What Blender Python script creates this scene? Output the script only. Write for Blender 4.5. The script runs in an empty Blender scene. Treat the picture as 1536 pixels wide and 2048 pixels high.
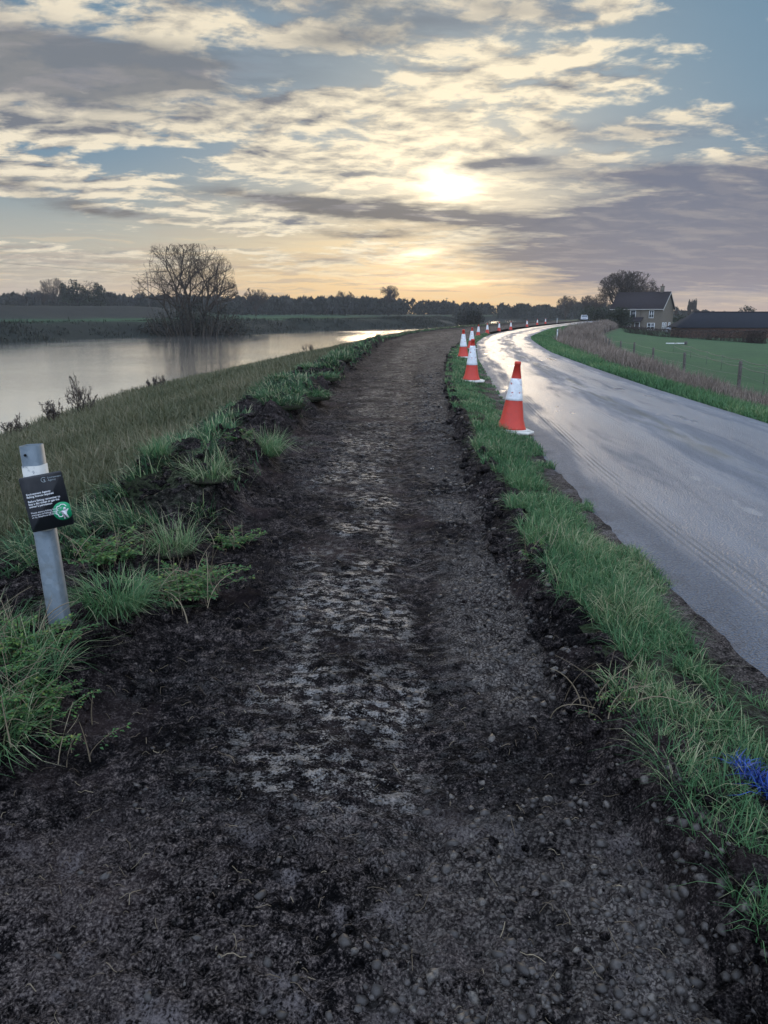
import bpy, math, random
import numpy as np
from mathutils import Vector, Matrix
R = math.radians
SC = bpy.context.scene
COL = SC.collection

# ------------------------------------------------------------------ camera
CZ = 1.7
PITCH = 15.06
cam_d = bpy.data.cameras.new('camera')
cam_d.sensor_fit = 'VERTICAL'; cam_d.sensor_height = 36.0; cam_d.lens = 1479/2048*36
cam_d.clip_start = 0.05; cam_d.clip_end = 9000
cam = bpy.data.objects.new('camera', cam_d); COL.objects.link(cam)
cam.location = (0, 0, CZ); cam.rotation_euler = (R(90-PITCH), 0, 0)
SC.camera = cam
SC.render.resolution_x, SC.render.resolution_y = 768, 1024
SC.view_settings.view_transform = 'Standard'; SC.view_settings.look = 'None'
SC.view_settings.gamma = 1.0; SC.view_settings.exposure = 0.0
SC.cycles.max_bounces = 6; SC.cycles.transparent_max_bounces = 6; SC.cycles.volume_bounces = 0
try: SC.cycles.use_denoising = True
except Exception: pass

# ------------------------------------------------------------------ node helper
class NT:
    def __init__(s, nt): s.nt = nt; s.nt.nodes.clear()
    def n(s, t, **k):
        x = s.nt.nodes.new(t)
        for a, v in k.items(): setattr(x, a, v)
        return x
    def put(s, sock, v):
        if v is None: return
        if isinstance(v, bpy.types.NodeSocket): s.nt.links.new(v, sock)
        elif isinstance(v, (tuple, list)) and len(v) == 3 and sock.type == 'RGBA': sock.default_value = (*v, 1)
        else: sock.default_value = v
    def m(s, op, a, b=None, c=None, clamp=False):
        x = s.n('ShaderNodeMath', operation=op); x.use_clamp = clamp
        for i, v in enumerate((a, b, c)): s.put(x.inputs[i], v)
        return x.outputs[0]
    def vm(s, op, a, b=None):
        x = s.n('ShaderNodeVectorMath', operation=op)
        s.put(x.inputs[0], a); s.put(x.inputs[1], b)
        return x.outputs[1] if op in ('DOT_PRODUCT', 'LENGTH', 'DISTANCE') else x.outputs[0]
    def mix(s, f, a, b, blend='MIX'):
        x = s.n('ShaderNodeMix', data_type='RGBA', blend_type=blend)
        s.put(x.inputs[0], f); s.put(x.inputs[6], a); s.put(x.inputs[7], b)
        return x.outputs[2]
    def noise(s, v, scale, detail=4, rough=.5, dist=0.0, col=False):
        x = s.n('ShaderNodeTexNoise')
        s.put(x.inputs['Vector'], v)
        x.inputs['Scale'].default_value = scale; x.inputs['Detail'].default_value = detail
        x.inputs['Roughness'].default_value = rough; x.inputs['Distortion'].default_value = dist
        return x.outputs[1 if col else 0]
    def step(s, v, a, b):                      # smoothstep
        x = s.n('ShaderNodeMapRange', interpolation_type='SMOOTHSTEP')
        s.put(x.inputs[0], v); x.inputs[1].default_value = a; x.inputs[2].default_value = b
        return x.outputs[0]
    def lin(s, v, a, b, c, d):
        x = s.n('ShaderNodeMapRange'); s.put(x.inputs[0], v)
        for i, q in enumerate((a, b, c, d)): x.inputs[i+1].default_value = q
        return x.outputs[0]
    def ramp(s, v, stops):
        x = s.n('ShaderNodeValToRGB'); s.put(x.inputs[0], v)
        e = x.color_ramp.elements
        while len(e) < len(stops): e.new(.5)
        for q, (p, c) in zip(e, stops): q.position = p; q.color = (*c, 1)
        return x.outputs[0]
    def map(s, v, loc=(0,0,0), rot=(0,0,0), sc=(1,1,1)):
        x = s.n('ShaderNodeMapping'); s.put(x.inputs[0], v)
        x.inputs[1].default_value = loc; x.inputs[2].default_value = rot; x.inputs[3].default_value = sc
        return x.outputs[0]
    def attr(s, name, out=2):
        x = s.n('ShaderNodeAttribute', attribute_name=name); return x.outputs[out]
    def bump(s, h, strength=.5, dist=.02, nrm=None):
        x = s.n('ShaderNodeBump'); s.put(x.inputs['Height'], h)
        s.put(x.inputs['Strength'], strength); x.inputs['Distance'].default_value = dist
        if nrm is not None: s.put(x.inputs['Normal'], nrm)
        return x.outputs[0]
    def bsdf(s, col, rough=.6, spec=.4, nrm=None, metal=0.0, trans=None):
        x = s.n('ShaderNodeBsdfPrincipled')
        s.put(x.inputs['Base Color'], col); s.put(x.inputs['Roughness'], rough)
        s.put(x.inputs['Specular IOR Level'], spec); s.put(x.inputs['Metallic'], metal)
        if nrm is not None: s.put(x.inputs['Normal'], nrm)
        out = x.outputs[0]
        if trans:
            t = s.n('ShaderNodeBsdfTranslucent'); s.put(t.inputs[0], col)
            mx = s.n('ShaderNodeMixShader'); mx.inputs[0].default_value = trans
            s.nt.links.new(out, mx.inputs[1]); s.nt.links.new(t.outputs[0], mx.inputs[2]); out = mx.outputs[0]
        o = s.n('ShaderNodeOutputMaterial'); s.nt.links.new(out, o.inputs[0])
        return x
def mat(name):
    m = bpy.data.materials.new(name); m.use_nodes = True
    return m, NT(m.node_tree)

# ------------------------------------------------------------------ world
SUN_EL, SUN_AZ = 8.5, 4.6            # degrees; azimuth clockwise from +Y
SKY_K = 0.1
def build_world():
    w = bpy.data.worlds.new('World'); SC.world = w; w.use_nodes = True
    w.cycles.sampling_method = 'MANUAL'; w.cycles.sample_map_resolution = 512
    g = NT(w.node_tree)
    sky = g.n('ShaderNodeTexSky', sky_type='NISHITA'); sky.sun_disc = False
    sky.sun_elevation = R(SUN_EL); sky.sun_rotation = R(SUN_AZ)
    sky.air_density = 1.0; sky.dust_density = 1.6; sky.ozone_density = 1.6
    d = g.vm('NORMALIZE', g.n('ShaderNodeTexCoord').outputs['Generated'])
    sp = g.n('ShaderNodeSeparateXYZ'); g.put(sp.inputs[0], d)
    x, y, z = sp.outputs
    az = g.m('MULTIPLY', g.m('ARCTAN2', x, y), 57.2958)
    el = g.m('MULTIPLY', g.m('ARCSINE', z), 57.2958)
    zc = g.m('ADD', g.m('MAXIMUM', z, 0.0), 0.13)
    cb = g.n('ShaderNodeCombineXYZ')
    g.put(cb.inputs[0], g.m('DIVIDE', x, zc)); g.put(cb.inputs[1], g.m('DIVIDE', y, zc))
    P = cb.outputs[0]
    sd = (math.sin(R(SUN_AZ))*math.cos(R(SUN_EL)), math.cos(R(SUN_AZ))*math.cos(R(SUN_EL)), math.sin(R(SUN_EL)))
    cosang = g.vm('DOT_PRODUCT', d, sd)
    ang = g.m('MULTIPLY', g.m('ARCCOSINE', g.m('MINIMUM', cosang, 1.0)), 57.2958)
    # warped az / el so that banks of cloud get ragged edges
    wn = g.noise(P, 1.7, 5, .6, col=True)
    ws = g.n('ShaderNodeSeparateXYZ'); g.put(ws.inputs[0], wn)
    azw = g.m('ADD', az, g.m('MULTIPLY', g.m('SUBTRACT', ws.outputs[0], .5), 9.0))
    elw = g.m('ADD', el, g.m('MULTIPLY', g.m('SUBTRACT', ws.outputs[1], .5), 2.6))
    def blob(a, e, sa, se, k, tilt=0.0):
        da = g.m('SUBTRACT', azw, a)
        de = g.m('SUBTRACT', elw, e)
        if tilt: de = g.m('SUBTRACT', de, g.m('MULTIPLY', da, tilt))
        q = g.m('ADD', g.m('POWER', g.m('ABSOLUTE', g.m('DIVIDE', da, sa)), 2.0), g.m('POWER', g.m('ABSOLUTE', g.m('DIVIDE', de, se)), 2.0))
        return g.m('MULTIPLY', g.m('EXPONENT', g.m('MULTIPLY', q, -1.0)), k)
    def total(L):
        t = L[0]
        for q in L[1:]: t = g.m('ADD', t, q)
        return t
    Pw = g.vm('ADD', P, g.vm('MULTIPLY', g.vm('SUBTRACT', g.noise(P, 1.7, 3, .5, col=True), (.5, .5, .5)), (.22, .22, 0)))
    def dens(vec):
        a = g.noise(vec, 1.3, 2, .5)
        b = g.noise(g.map(vec, (3.1, 7.7, 0), (0, 0, R(-16)), (.85, 1.1, 1)), 5.6, 10, .60)
        return g.m('ADD', g.m('MULTIPLY', a, .35), g.m('MULTIPLY', b, .75))
    D0 = dens(Pw)
    D1 = dens(g.vm('ADD', Pw, (0.006, 0.075, 0)))
    bias = total([
        # clear gaps
        blob(-25, 20.5, 8, 1.6, -.20), blob(25, 15.0, 6, 3.6, -.20), blob(21, 19.0, 5, 1.6, -.13),
        blob(-17, 9.8, 5, .8, -.20), blob(-26, 6.2, 6, .8, -.28), blob(-4, 12.0, 3.5, .6, -.13),
        blob(-4, 15.6, 5, .8, -.17), blob(-19, 4.9, 10, .4, -.20), blob(12, 13.0, 10, .5, -.10),
        blob(11, 17.2, 6, .5, -.10), blob(-13, 10.9, 5, .5, -.08), blob(19, 10.6, 5, .7, -.08), blob(-9, 5.1, 6, .4, -.12),
        # cloud
        blob(-6, 13.2, 18, 1.3, .13), blob(-26, 11.8, 7, 1.2, .16), blob(-4, 10.2, 8, .9, .15), blob(12, 15.3, 7, .8, .12), blob(17, 18.6, 4, .7, .12),
        blob(-4, 17.6, 9, 1.2, .08), blob(-22, 8.2, 8, 1.3, .12), blob(-7, 6.2, 4, .6, .13), blob(8, 11.5, 8, 1.5, .11), blob(27, 17.0, 3, .5, .20)])
    D = g.m('ADD', D0, bias)
    cover = g.step(D, .490, .62)
    thick = total([
        blob(-4.5, 7.55, 7.5, .55, 1.35, -.045), blob(3.5, 6.5, 5, .5, .9, -.05), blob(17, 6.0, 9, 1.6, 1.3), blob(29, 6.3, 10, 2.6, 1.4),
        blob(14, 4.2, 9, .9, .85), blob(27, 3.0, 12, 1.9, 1.3), blob(17, 2.6, 6, .7, .8), blob(8.5, 9.7, 4.0, .55, 1.0), blob(20, 9.0, 8, .8, .85),
        blob(-26, 14.8, 12, 2.1, 1.4), blob(-17, 15.6, 10, 1.2, .9), blob(-3, 17.2, 6, .8, .5), blob(-29, 8.4, 5.5, .42, 1.2, -.1), blob(-19, 6.6, 4.5, .45, .8, -.1),
        blob(-22, 3.4, 13, .7, .22), blob(-1, 5.6, 4, .3, .75), blob(4, 18.6, 10, 1.0, .55), blob(-6, 19.8, 10, .8, .55), blob(16, 11.6, 9, .8, .35)])
    fine = g.noise(g.map(Pw, (0, 0, 0), (0, 0, R(-10)), (.8, 1.6, 1)), 4.2, 9, .60)
    thick = g.m('MULTIPLY', thick, g.lin(fine, .28, .56, .55, 1.3))
    thick = g.m('MAXIMUM', g.m('MINIMUM', thick, 1.0), 0.0)
    lit = g.m('SUBTRACT', D0, D1)               # brighter on the flank that faces the sun
    body = g.step(D, .56, .86)
    shade = g.m('ADD', g.m('ADD', .15, g.m('MULTIPLY', body, .65)), g.m('MULTIPLY', lit, -5.5))
    shade = g.m('ADD', shade, g.m('MULTIPLY', g.step(g.noise(g.map(P, (5, 2, 0)), 1.9, 4, .55), .48, .72), .36))
    shade = g.m('MINIMUM', g.m('MAXIMUM', shade, 0.0), 1.0)
    near = g.m('EXPONENT', g.m('DIVIDE', ang, -9.0))
    nearw = g.m('EXPONENT', g.m('DIVIDE', ang, -18.0))
    low = g.m('EXPONENT', g.m('DIVIDE', g.m('MAXIMUM', el, 0.0), -3.2))
    K = 1/SKY_K
    def c(r, gg, b, k=1.0): return (r*K*k, gg*K*k, b*K*k)
    lit_c = g.mix(nearw, c(.84, .76, .61), c(1.16, 1.0, .70))
    dark_c = g.mix(nearw, c(.165, .19, .235), c(.30, .29, .29))
    cl = g.mix(shade, lit_c, dark_c)
    gap = g.mix(g.step(el, 2, 11), c(.43, .47, .42), c(.098, .232, .365))
    gap = g.mix(g.m('MULTIPLY', near, .4), gap, c(.75, .66, .46))
    base = g.mix(.90, sky.outputs[0], gap)
    hor = g.mix(g.step(g.m('ABSOLUTE', g.m('SUBTRACT', az, 0.0)), 5, 24), c(1.0, .60, .19), c(.62, .46, .35))
    base = g.mix(g.m('MULTIPLY', low, .96), base, hor)
    cover_l = g.m('MULTIPLY', cover, g.step(el, 1.0, 5.0))
    s1 = g.mix(cover_l, base, cl)
    # horizontal streaks low over the horizon
    lv = g.n('ShaderNodeCombineXYZ'); g.put(lv.inputs[0], g.m('MULTIPLY', az, .05)); g.put(lv.inputs[1], g.m('MULTIPLY', g.m('ADD', el, g.m('MULTIPLY', g.m('SUBTRACT', ws.outputs[2], .5), 1.0)), .8))
    st = g.noise(lv.outputs[0], 2.2, 8, .6, .3)
    lowband = g.m('MULTIPLY', g.step(el, 7.0, 2.5), g.step(st, .50, .60))
    s1 = g.mix(g.m('MULTIPLY', lowband, .60), s1, g.mix(nearw, c(.47, .40, .36), c(.66, .47, .27)))
    brt = g.m('MULTIPLY', g.step(el, 7.0, 3.0), g.step(st, .47, .38))
    s1 = g.mix(g.m('MULTIPLY', brt, .5), s1, g.mix(nearw, c(.76, .60, .42), c(1.10, .80, .38)))
    thick_c = g.mix(g.step(az, -2, 20), g.mix(g.step(el, 5, 13), c(.16, .155, .155), c(.20, .215, .24)), c(.165, .185, .25))
    thick_c = g.mix(g.m('MULTIPLY', g.step(fine, .52, .38), .6), thick_c, c(.30, .29, .31))
    thick_c = g.mix(g.m('MULTIPLY', low, .55), thick_c, c(.50, .36, .31))
    s2 = g.mix(g.m('MULTIPLY', thick, .93), s1, thick_c)
    # the veiled sun and the bright gap under the dark band
    def glow(a, e, sa, se, k):
        da = g.m('DIVIDE', g.m('SUBTRACT', g.m('ADD', az, g.m('MULTIPLY', g.m('SUBTRACT', ws.outputs[0], .5), 5.0)), a), sa)
        de = g.m('DIVIDE', g.m('SUBTRACT', g.m('ADD', el, g.m('MULTIPLY', g.m('SUBTRACT', ws.outputs[2], .5), 2.4)), e), se)
        return g.m('MULTIPLY', g.m('EXPONENT', g.m('MULTIPLY', g.m('ADD', g.m('POWER', g.m('ABSOLUTE', da), 2.0), g.m('POWER', g.m('ABSOLUTE', de), 2.0)), -1.0)), k)
    ft = g.lin(thick, 0, 1, 1.0, .10)
    cf = g.lin(fine, .3, .7, 1.25, .6)
    gl = g.m('MULTIPLY', g.m('ADD', g.m('MULTIPLY', total([glow(4.9, 8.8, 1.9, 1.2, 1.9), glow(4.6, 9.0, 6.0, 3.2, .36)]), ft),
             total([glow(3.2, 4.15, 2.2, .38, .85), glow(3.0, 3.6, 6.0, 1.4, .12), glow(5.2, 2.3, 4.0, .3, .4)])), cf)
    gc = g.n('ShaderNodeVectorMath', operation='SCALE'); gc.inputs[0].default_value = c(1.0, .84, .54); g.put(gc.inputs[3], gl)
    s3 = g.mix(1.0, s2, gc.outputs[0], 'ADD')
    # unseen broken cloud overhead and behind the camera, brightened to fill the ground
    up = g.step(el, 24, 60)
    back = g.m('MULTIPLY', g.step(y, .3, -.5), g.step(el, -2, 12))
    s4 = g.mix(g.m('MAXIMUM', up, back), s3, g.mix(g.step(D0, .4, .62), c(.60, .92, 1.45, OVER_FILL), c(.94, 1.05, 1.25, OVER_FILL)))
    bg = g.n('ShaderNodeBackground'); g.put(bg.inputs[0], g.mix(g.step(el, -1.5, -.3), c(.05, .05, .05), s4)); bg.inputs[1].default_value = SKY_K
    o = g.n('ShaderNodeOutputWorld'); g.nt.links.new(bg.outputs[0], o.inputs[0])
OVER_FILL = 1.68
build_world()

# ------------------------------------------------------------------ sun (veiled by thin cloud, so soft)
sl = bpy.data.lights.new('sun', 'SUN'); sl.energy = .5; sl.angle = R(16); sl.color = (1.0, .80, .56)
so = bpy.data.objects.new('sun', sl); COL.objects.link(so)
so.rotation_euler = Vector((-math.sin(R(SUN_AZ))*math.cos(R(SUN_EL)), -math.cos(R(SUN_AZ))*math.cos(R(SUN_EL)), -math.sin(R(SUN_EL)))).to_track_quat('-Z', 'Y').to_euler()

# ------------------------------------------------------------------ helpers
rng = np.random.default_rng(7)
def h2(ix, iy, s):
    v = (ix.astype(np.int64)*374761393 + iy.astype(np.int64)*668265263 + s*974634777) & 0xffffffff
    v = ((v ^ (v >> 13))*1274126177) & 0xffffffff
    v = (v ^ (v >> 16)) & 0xffffff
    return v/float(0xffffff)
def vnoise(x, y, s=0):
    ix = np.floor(x); iy = np.floor(y); fx = x-ix; fy = y-iy
    fx = fx*fx*fx*(fx*(fx*6-15)+10); fy = fy*fy*fy*(fy*(fy*6-15)+10)
    a = h2(ix, iy, s); b = h2(ix+1, iy, s); c = h2(ix, iy+1, s); d = h2(ix+1, iy+1, s)
    return (a*(1-fx)+b*fx)*(1-fy) + (c*(1-fx)+d*fx)*fy
def fbm(x, y, o=4, s=0, g=.5):
    x = np.asarray(x, float); y = np.asarray(y, float)
    t = 0; a = 1; n = 0
    for i in range(o):
        t = t + a*vnoise(x, y, s+i*17); n += a; a *= g
        x, y = x*1.6+y*1.2+3.7, y*1.6-x*1.2+9.1
    return t/n
def sst(v, a, b):
    t = np.clip((np.asarray(v, float)-a)/(b-a), 0, 1); return t*t*(3-2*t)
def tag(o, label=None, cat=None, group=None, kind=None):
    if label: o['label'] = label
    if cat: o['category'] = cat
    if group: o['group'] = group
    if kind: o['kind'] = kind
    return o
def link(o, parent=None):
    COL.objects.link(o)
    if parent is not None: o.parent = parent
    return o
def empty(name, loc, rz=0.0, rot=None):
    o = bpy.data.objects.new(name, None); o.empty_display_size = .3
    o.location = loc; o.rotation_euler = rot if rot else (0, 0, rz)
    return link(o)
def mesh_np(name, v, quads=None, tris=None, m=None, parent=None, smooth=False, attrs=None):
    me = bpy.data.meshes.new(name)
    v = np.ascontiguousarray(v, np.float32)
    nq = 0 if quads is None else len(quads); nt = 0 if tris is None else len(tris)
    me.vertices.add(len(v)); me.vertices.foreach_set('co', v.ravel())
    me.loops.add(nq*4+nt*3); me.polygons.add(nq+nt)
    idx = []
    if nq: idx.append(np.asarray(quads, np.int32).ravel())
    if nt: idx.append(np.asarray(tris, np.int32).ravel())
    me.loops.foreach_set('vertex_index', np.concatenate(idx).astype(np.int32))
    st = np.concatenate([np.arange(nq)*4, nq*4+np.arange(nt)*3]).astype(np.int32)
    me.polygons.foreach_set('loop_start', st)
    if smooth: me.polygons.foreach_set('use_smooth', np.ones(nq+nt, bool))
    for k, a in (attrs or {}).items():
        a = np.asarray(a, np.float32)
        at = me.attributes.new(k, 'FLOAT' if a.ndim == 1 else 'FLOAT_VECTOR', 'POINT')
        at.data.foreach_set('value' if a.ndim == 1 else 'vector', a.ravel())
    me.update(calc_edges=True)
    if m: me.materials.append(m)
    return link(bpy.data.objects.new(name, me), parent)
def grid_faces(r, c):
    i = np.arange(r-1)[:, None]*c + np.arange(c-1)[None, :]
    return np.stack([i, i+1, i+c+1, i+c], -1).reshape(-1, 4)
class MB:                                       # a small mesh collector
    def __init__(s): s.v = []; s.q = []; s.t = []; s.n = 0
    def add(s, v, q=None, t=None):
        v = np.asarray(v, float).reshape(-1, 3)
        s.v.append(v)
        if q is not None and len(q): s.q.append(np.asarray(q)+s.n)
        if t is not None and len(t): s.t.append(np.asarray(t)+s.n)
        s.n += len(v)
    def box(s, c, d, rz=0.0, taper=1.0, bev=0.0):
        x, y, z = np.array(d)/2
        if bev <= 0:
            p = np.array([[a*x*(taper if k > 0 else 1), b*y*(taper if k > 0 else 1), k*z] for k in (-1, 1) for a, b in ((-1, -1), (1, -1), (1, 1), (-1, 1))])
            q = [[3, 2, 1, 0], [4, 5, 6, 7]]+[[i, (i+1) % 4, (i+1) % 4+4, i+4] for i in range(4)]
        else:
            pr = [(-x+bev, -y), (x-bev, -y), (x, -y+bev), (x, y-bev), (x-bev, y), (-x+bev, y), (-x, y-bev), (-x, -y+bev)]
            L = []
            for k, (zz, f) in enumerate(((-z, 1-bev/max(x, .001)*.6), (-z+bev, 1), (z-bev, 1), (z, 1-bev/max(x, .001)*.6))):
                for a, b in pr: L.append((a*f, b*f, zz))
            p = np.array(L); q = []; 
            for k in range(3): q += [[k*8+i, k*8+(i+1) % 8, k*8+8+(i+1) % 8, k*8+8+i] for i in range(8)]
            q += [[24, 25, 26, 27], [24, 27, 28, 31], [28, 29, 30, 31], [3, 2, 1, 0], [7, 4, 3, 0], [7, 6, 5, 4]]
        ca, sa = math.cos(rz), math.sin(rz)
        p = np.stack([p[:, 0]*ca-p[:, 1]*sa, p[:, 0]*sa+p[:, 1]*ca, p[:, 2]], 1)+np.array(c)
        s.add(p, q)
    def lathe(s, prof, seg=24, c=(0, 0, 0), cap=True):
        a = np.linspace(0, 2*np.pi, seg, endpoint=False)
        p = np.array([[r*math.cos(t), r*math.sin(t), z] for r, z in prof for t in a])+np.array(c)
        q = [[k*seg+i, k*seg+(i+1) % seg, (k+1)*seg+(i+1) % seg, (k+1)*seg+i] for k in range(len(prof)-1) for i in range(seg)]
        t = []
        if cap:
            n = len(p); p = np.vstack([p, np.array([[0, 0, prof[-1][1]], [0, 0, prof[0][1]]])+np.array(c)])
            b = (len(prof)-1)*seg
            t = [[b+i, b+(i+1) % seg, n] for i in range(seg)]+[[(i+1) % seg, i, n+1] for i in range(seg)]
        s.add(p, q, t)
    def prism(s, poly, z0, z1):                 # poly in xy, extruded in z (fan caps)
        n = len(poly); P = [(x, y, z0) for x, y in poly]+[(x, y, z1) for x, y in poly]
        q = [[i, (i+1) % n, (i+1) % n+n, i+n] for i in range(n)]
        t = [[0, i+1, i] for i in range(1, n-1)]+[[n, n+i, n+i+1] for i in range(1, n-1)]
        s.add(P, q, t)
    def tubes(s, pts, rad, sides=4):            # pts (n,k,3), rad (n,k)
        v, q = tube_arrays(pts, rad, sides); s.add(v, q)
    def build(s, name, m, parent=None, smooth=False, attrs=None):
        return mesh_np(name, np.vstack(s.v), np.vstack(s.q) if s.q else None, np.vstack(s.t) if s.t else None, m, parent, smooth, attrs)
def tube_arrays(pts, rad, sides):
    pts = np.asarray(pts, float); rad = np.asarray(rad, float)
    n, k, _ = pts.shape
    tan = np.gradient(pts, axis=1); tan /= np.linalg.norm(tan, axis=2, keepdims=True)+1e-9
    ref = np.where(np.abs(tan[..., 2:3]) > .9, np.array([1., 0, 0]), np.array([0, 0, 1.]))
    a = np.cross(tan, ref); a /= np.linalg.norm(a, axis=2, keepdims=True)+1e-9
    b = np.cross(tan, a)
    th = np.arange(sides)*2*np.pi/sides
    ring = a[:, :, None, :]*np.cos(th)[None, None, :, None]+b[:, :, None, :]*np.sin(th)[None, None, :, None]
    v = pts[:, :, None, :]+ring*rad[:, :, None, None]
    base = (np.arange(n)*k*sides)[:, None, None]
    i = np.arange(k-1)[None, :, None]*sides; j = np.arange(sides)[None, None, :]; j2 = (j+1) % sides
    q = np.stack([base+i+j, base+i+j2, base+i+sides+j2, base+i+sides+j], -1).reshape(-1, 4)
    return v.reshape(-1, 3), q

# ------------------------------------------------------------------ the lines the place is laid out on (x as a function of y)
YG = np.concatenate([np.linspace(-40, 0, 20, endpoint=False), np.geomspace(.5, 3400, 900)])
def sc_(y): return 1+.147*sst(y, 38, 54)
def line(nodes, scale=True, ext=0.33):
    a = np.array(nodes, float)
    if scale: a = a*sc_(a[:, 0])[:, None]
    x = np.interp(YG, a[:, 0], a[:, 1])
    out = YG > a[-1, 0]; x[out] = a[-1, 1]+(YG[out]-a[-1, 0])*ext
    k = np.exp(-np.linspace(-2, 2, 25)**2); k /= k.sum()
    xs = np.convolve(np.pad(x, 12, 'edge'), k, 'valid')
    xs[YG < .5] = x[YG < .5]
    return lambda y: np.interp(y, YG, xs)
far_end = [(150, 38), (200, 56), (260, 82), (400, 150)]
RL = line([(0, 1.75), (4.7, 1.75), (5.9, 1.76), (8.4, 1.84), (10.6, 2.0), (16, 2.4), (28, 3.4), (36, 4.3), (45, 5.4), (54.6, 7.0), (63.7, 9.0), (72.4, 11.4), (86.5, 15.6), (103, 21.1)]+far_end, ext=.5)
RR = line([(0, 5.85), (6, 5.95), (11.85, 6.17), (18.3, 6.4), (24.3, 6.8), (33.7, 7.5), (41.7, 8.5), (54.6, 10.5), (68.7, 14.2), (86.5, 19.0), (103, 24.8), (150, 42), (200, 60.5), (260, 87), (400, 155)], ext=.5)
VL = line([(0, 1.0), (4, 1.03), (7.3, 1.10), (10, 1.15), (14, 1.29), (18.3, 1.55), (25, 2.15), (33.4, 3.0), (41, 4.3), (54.6, 6.7), (63.7, 8.7), (72.4, 11.1), (86.5, 15.2), (103, 20.7), (150, 37.6), (200, 55.6), (260, 81.6), (400, 149.6)], ext=.5)
PL = line([(0, -1.36), (2.3, -1.32), (2.8, -1.2), (4.5, -1.05), (6.75, -1.15), (10.6, -1.2), (15, -1.05), (20, -.9), (28, -.6), (49, .3), (64, 2.2), (80, 6.0), (103, 13.6), (150, 31), (200, 49), (260, 75), (400, 143)], ext=.5)
PR = line([(0, .80), (5.5, .76), (9.4, .90), (15, 1.2), (23, 1.85), (33, 2.75), (42, 4.0), (54.6, 6.3), (63.7, 8.3), (72.4, 10.7), (86.5, 14.8), (103, 20.3), (150, 37.2), (200, 55.2), (260, 81.2), (400, 149.2)], ext=.5)
ML = line([(0, -2.62), (14, -2.8), (18.5, -2.8), (24, -2.4), (34, -1.8), (46.6, -.3), (64.6, 2.0), (79, 4.8), (103, 12.0), (150, 29.4), (200, 47.4), (260, 73.4), (400, 141.4)], ext=.5)
FX = line([(0, 10.0), (25.7, 12.2), (41.5, 14.6), (53, 16.6), (59, 17.6), (74.5, 21.5), (90, 25.5), (110, 30.5), (150, 44.8), (200, 63.2), (400, 150)], False, .5)
WN = line([(-40, -9.0), (0, -9.6), (10, -10.6), (23, -11.6), (33, -11.8), (40, -10.7), (48, -9.3), (61, -7.3), (78, -5.4), (98, -2.5), (126, 3), (172, 14), (200, 26), (260, 60), (330, 98), (400, 170)], False, .6)
FAR = np.array([(-400, -60), (-220, -5), (-120, 42), (-75, 68), (-46, 91), (-41.5, 102), (-36.6, 119), (-24.8, 127), (-19, 139), (-13.6, 162), (3.8, 182), (13.8, 190), (24.6, 225), (36.8, 292), (50, 370), (75, 390), (130, 405), (260, 430), (900, 600)], float)
ZW = -2.0
def far_dist(x, y):
    best = np.full(x.shape, 1e9); sg = np.ones(x.shape)
    for (ax, ay), (bx, by) in zip(FAR[:-1], FAR[1:]):
        dx, dy = bx-ax, by-ay; L = dx*dx+dy*dy
        t = np.clip(((x-ax)*dx+(y-ay)*dy)/L, 0, 1)
        qx, qy = x-ax-t*dx, y-ay-t*dy
        d = np.hypot(qx, qy); s = np.sign(dx*qy-dy*qx)
        m = d < best; best = np.where(m, d, best); sg = np.where(m, s, sg)
    return best*sg                              # positive on the far side
def zroad(y): return -.25*sst(y, 40, 62)
def height(x, y):
    """ground height and zone weights"""
    x = np.asarray(x, float); y = np.asarray(y, float)
    wn, ml, vl, rl, rr, fx = WN(y), ML(y), VL(y), RL(y), RR(y), FX(y)
    zr = zroad(y)
    fd = far_dist(x, y)
    # near river slope
    t = np.clip((x-wn)/np.maximum(ml-wn, .5), -1, 1)
    zl = np.where(t < 0, ZW+t*3.0, ZW+(zr-.02-ZW)*np.clip(t, 0, 1)**.85)
    zl += (fbm(x*.9, y*.9, 4, 5)-.5)*.16*sst(t, -.1, .1)
    zm = zr-.22                                  # under the path, verge and road sheets
    tr = np.clip((x-rr)/np.maximum(fx-rr, 1), 0, 6)
    drop = np.interp(tr, [0, .12, .5, 1, 1.8, 3, 6], [.03, .10, .62, 1.15, 1.75, 2.15, 2.3])
    zs = zr-drop+(fbm(x*.7, y*.7, 4, 9)-.5)*.22*sst(tr, .1, .5)*(1-.6*sst(tr, 1.2, 2))
    z = np.where(x < ml, zl, np.where(x < rr, zm, zs))
    # far bank
    zf = ZW-.6+ (2.9)*sst(fd, -1.5, 16) + .25*sst(fd, 20, 200)
    zf += 3.2*sst(fd, 55, 85)*sst(-x-.20*y, -8, 30) + (fbm(x*.12, y*.12, 4, 3)-.5)*.5*sst(fd, 2, 15)
    isfar = (fd > -2.5) & (x < np.maximum(wn+2, -5e9)) | ((fd > 0))
    z = np.where((fd > -1.5) & (x < wn) | (fd > 0), np.where(fd > -1.5, zf, z), z)
    river_ = (x < wn) & (fd < -1.5)
    z = np.where(river_, np.minimum(z, ZW-.5), z)
    return z, fd, tr, t
def zat(x, y): return height(np.atleast_1d(np.asarray(x, float)), np.atleast_1d(np.asarray(y, float)))[0]

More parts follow.
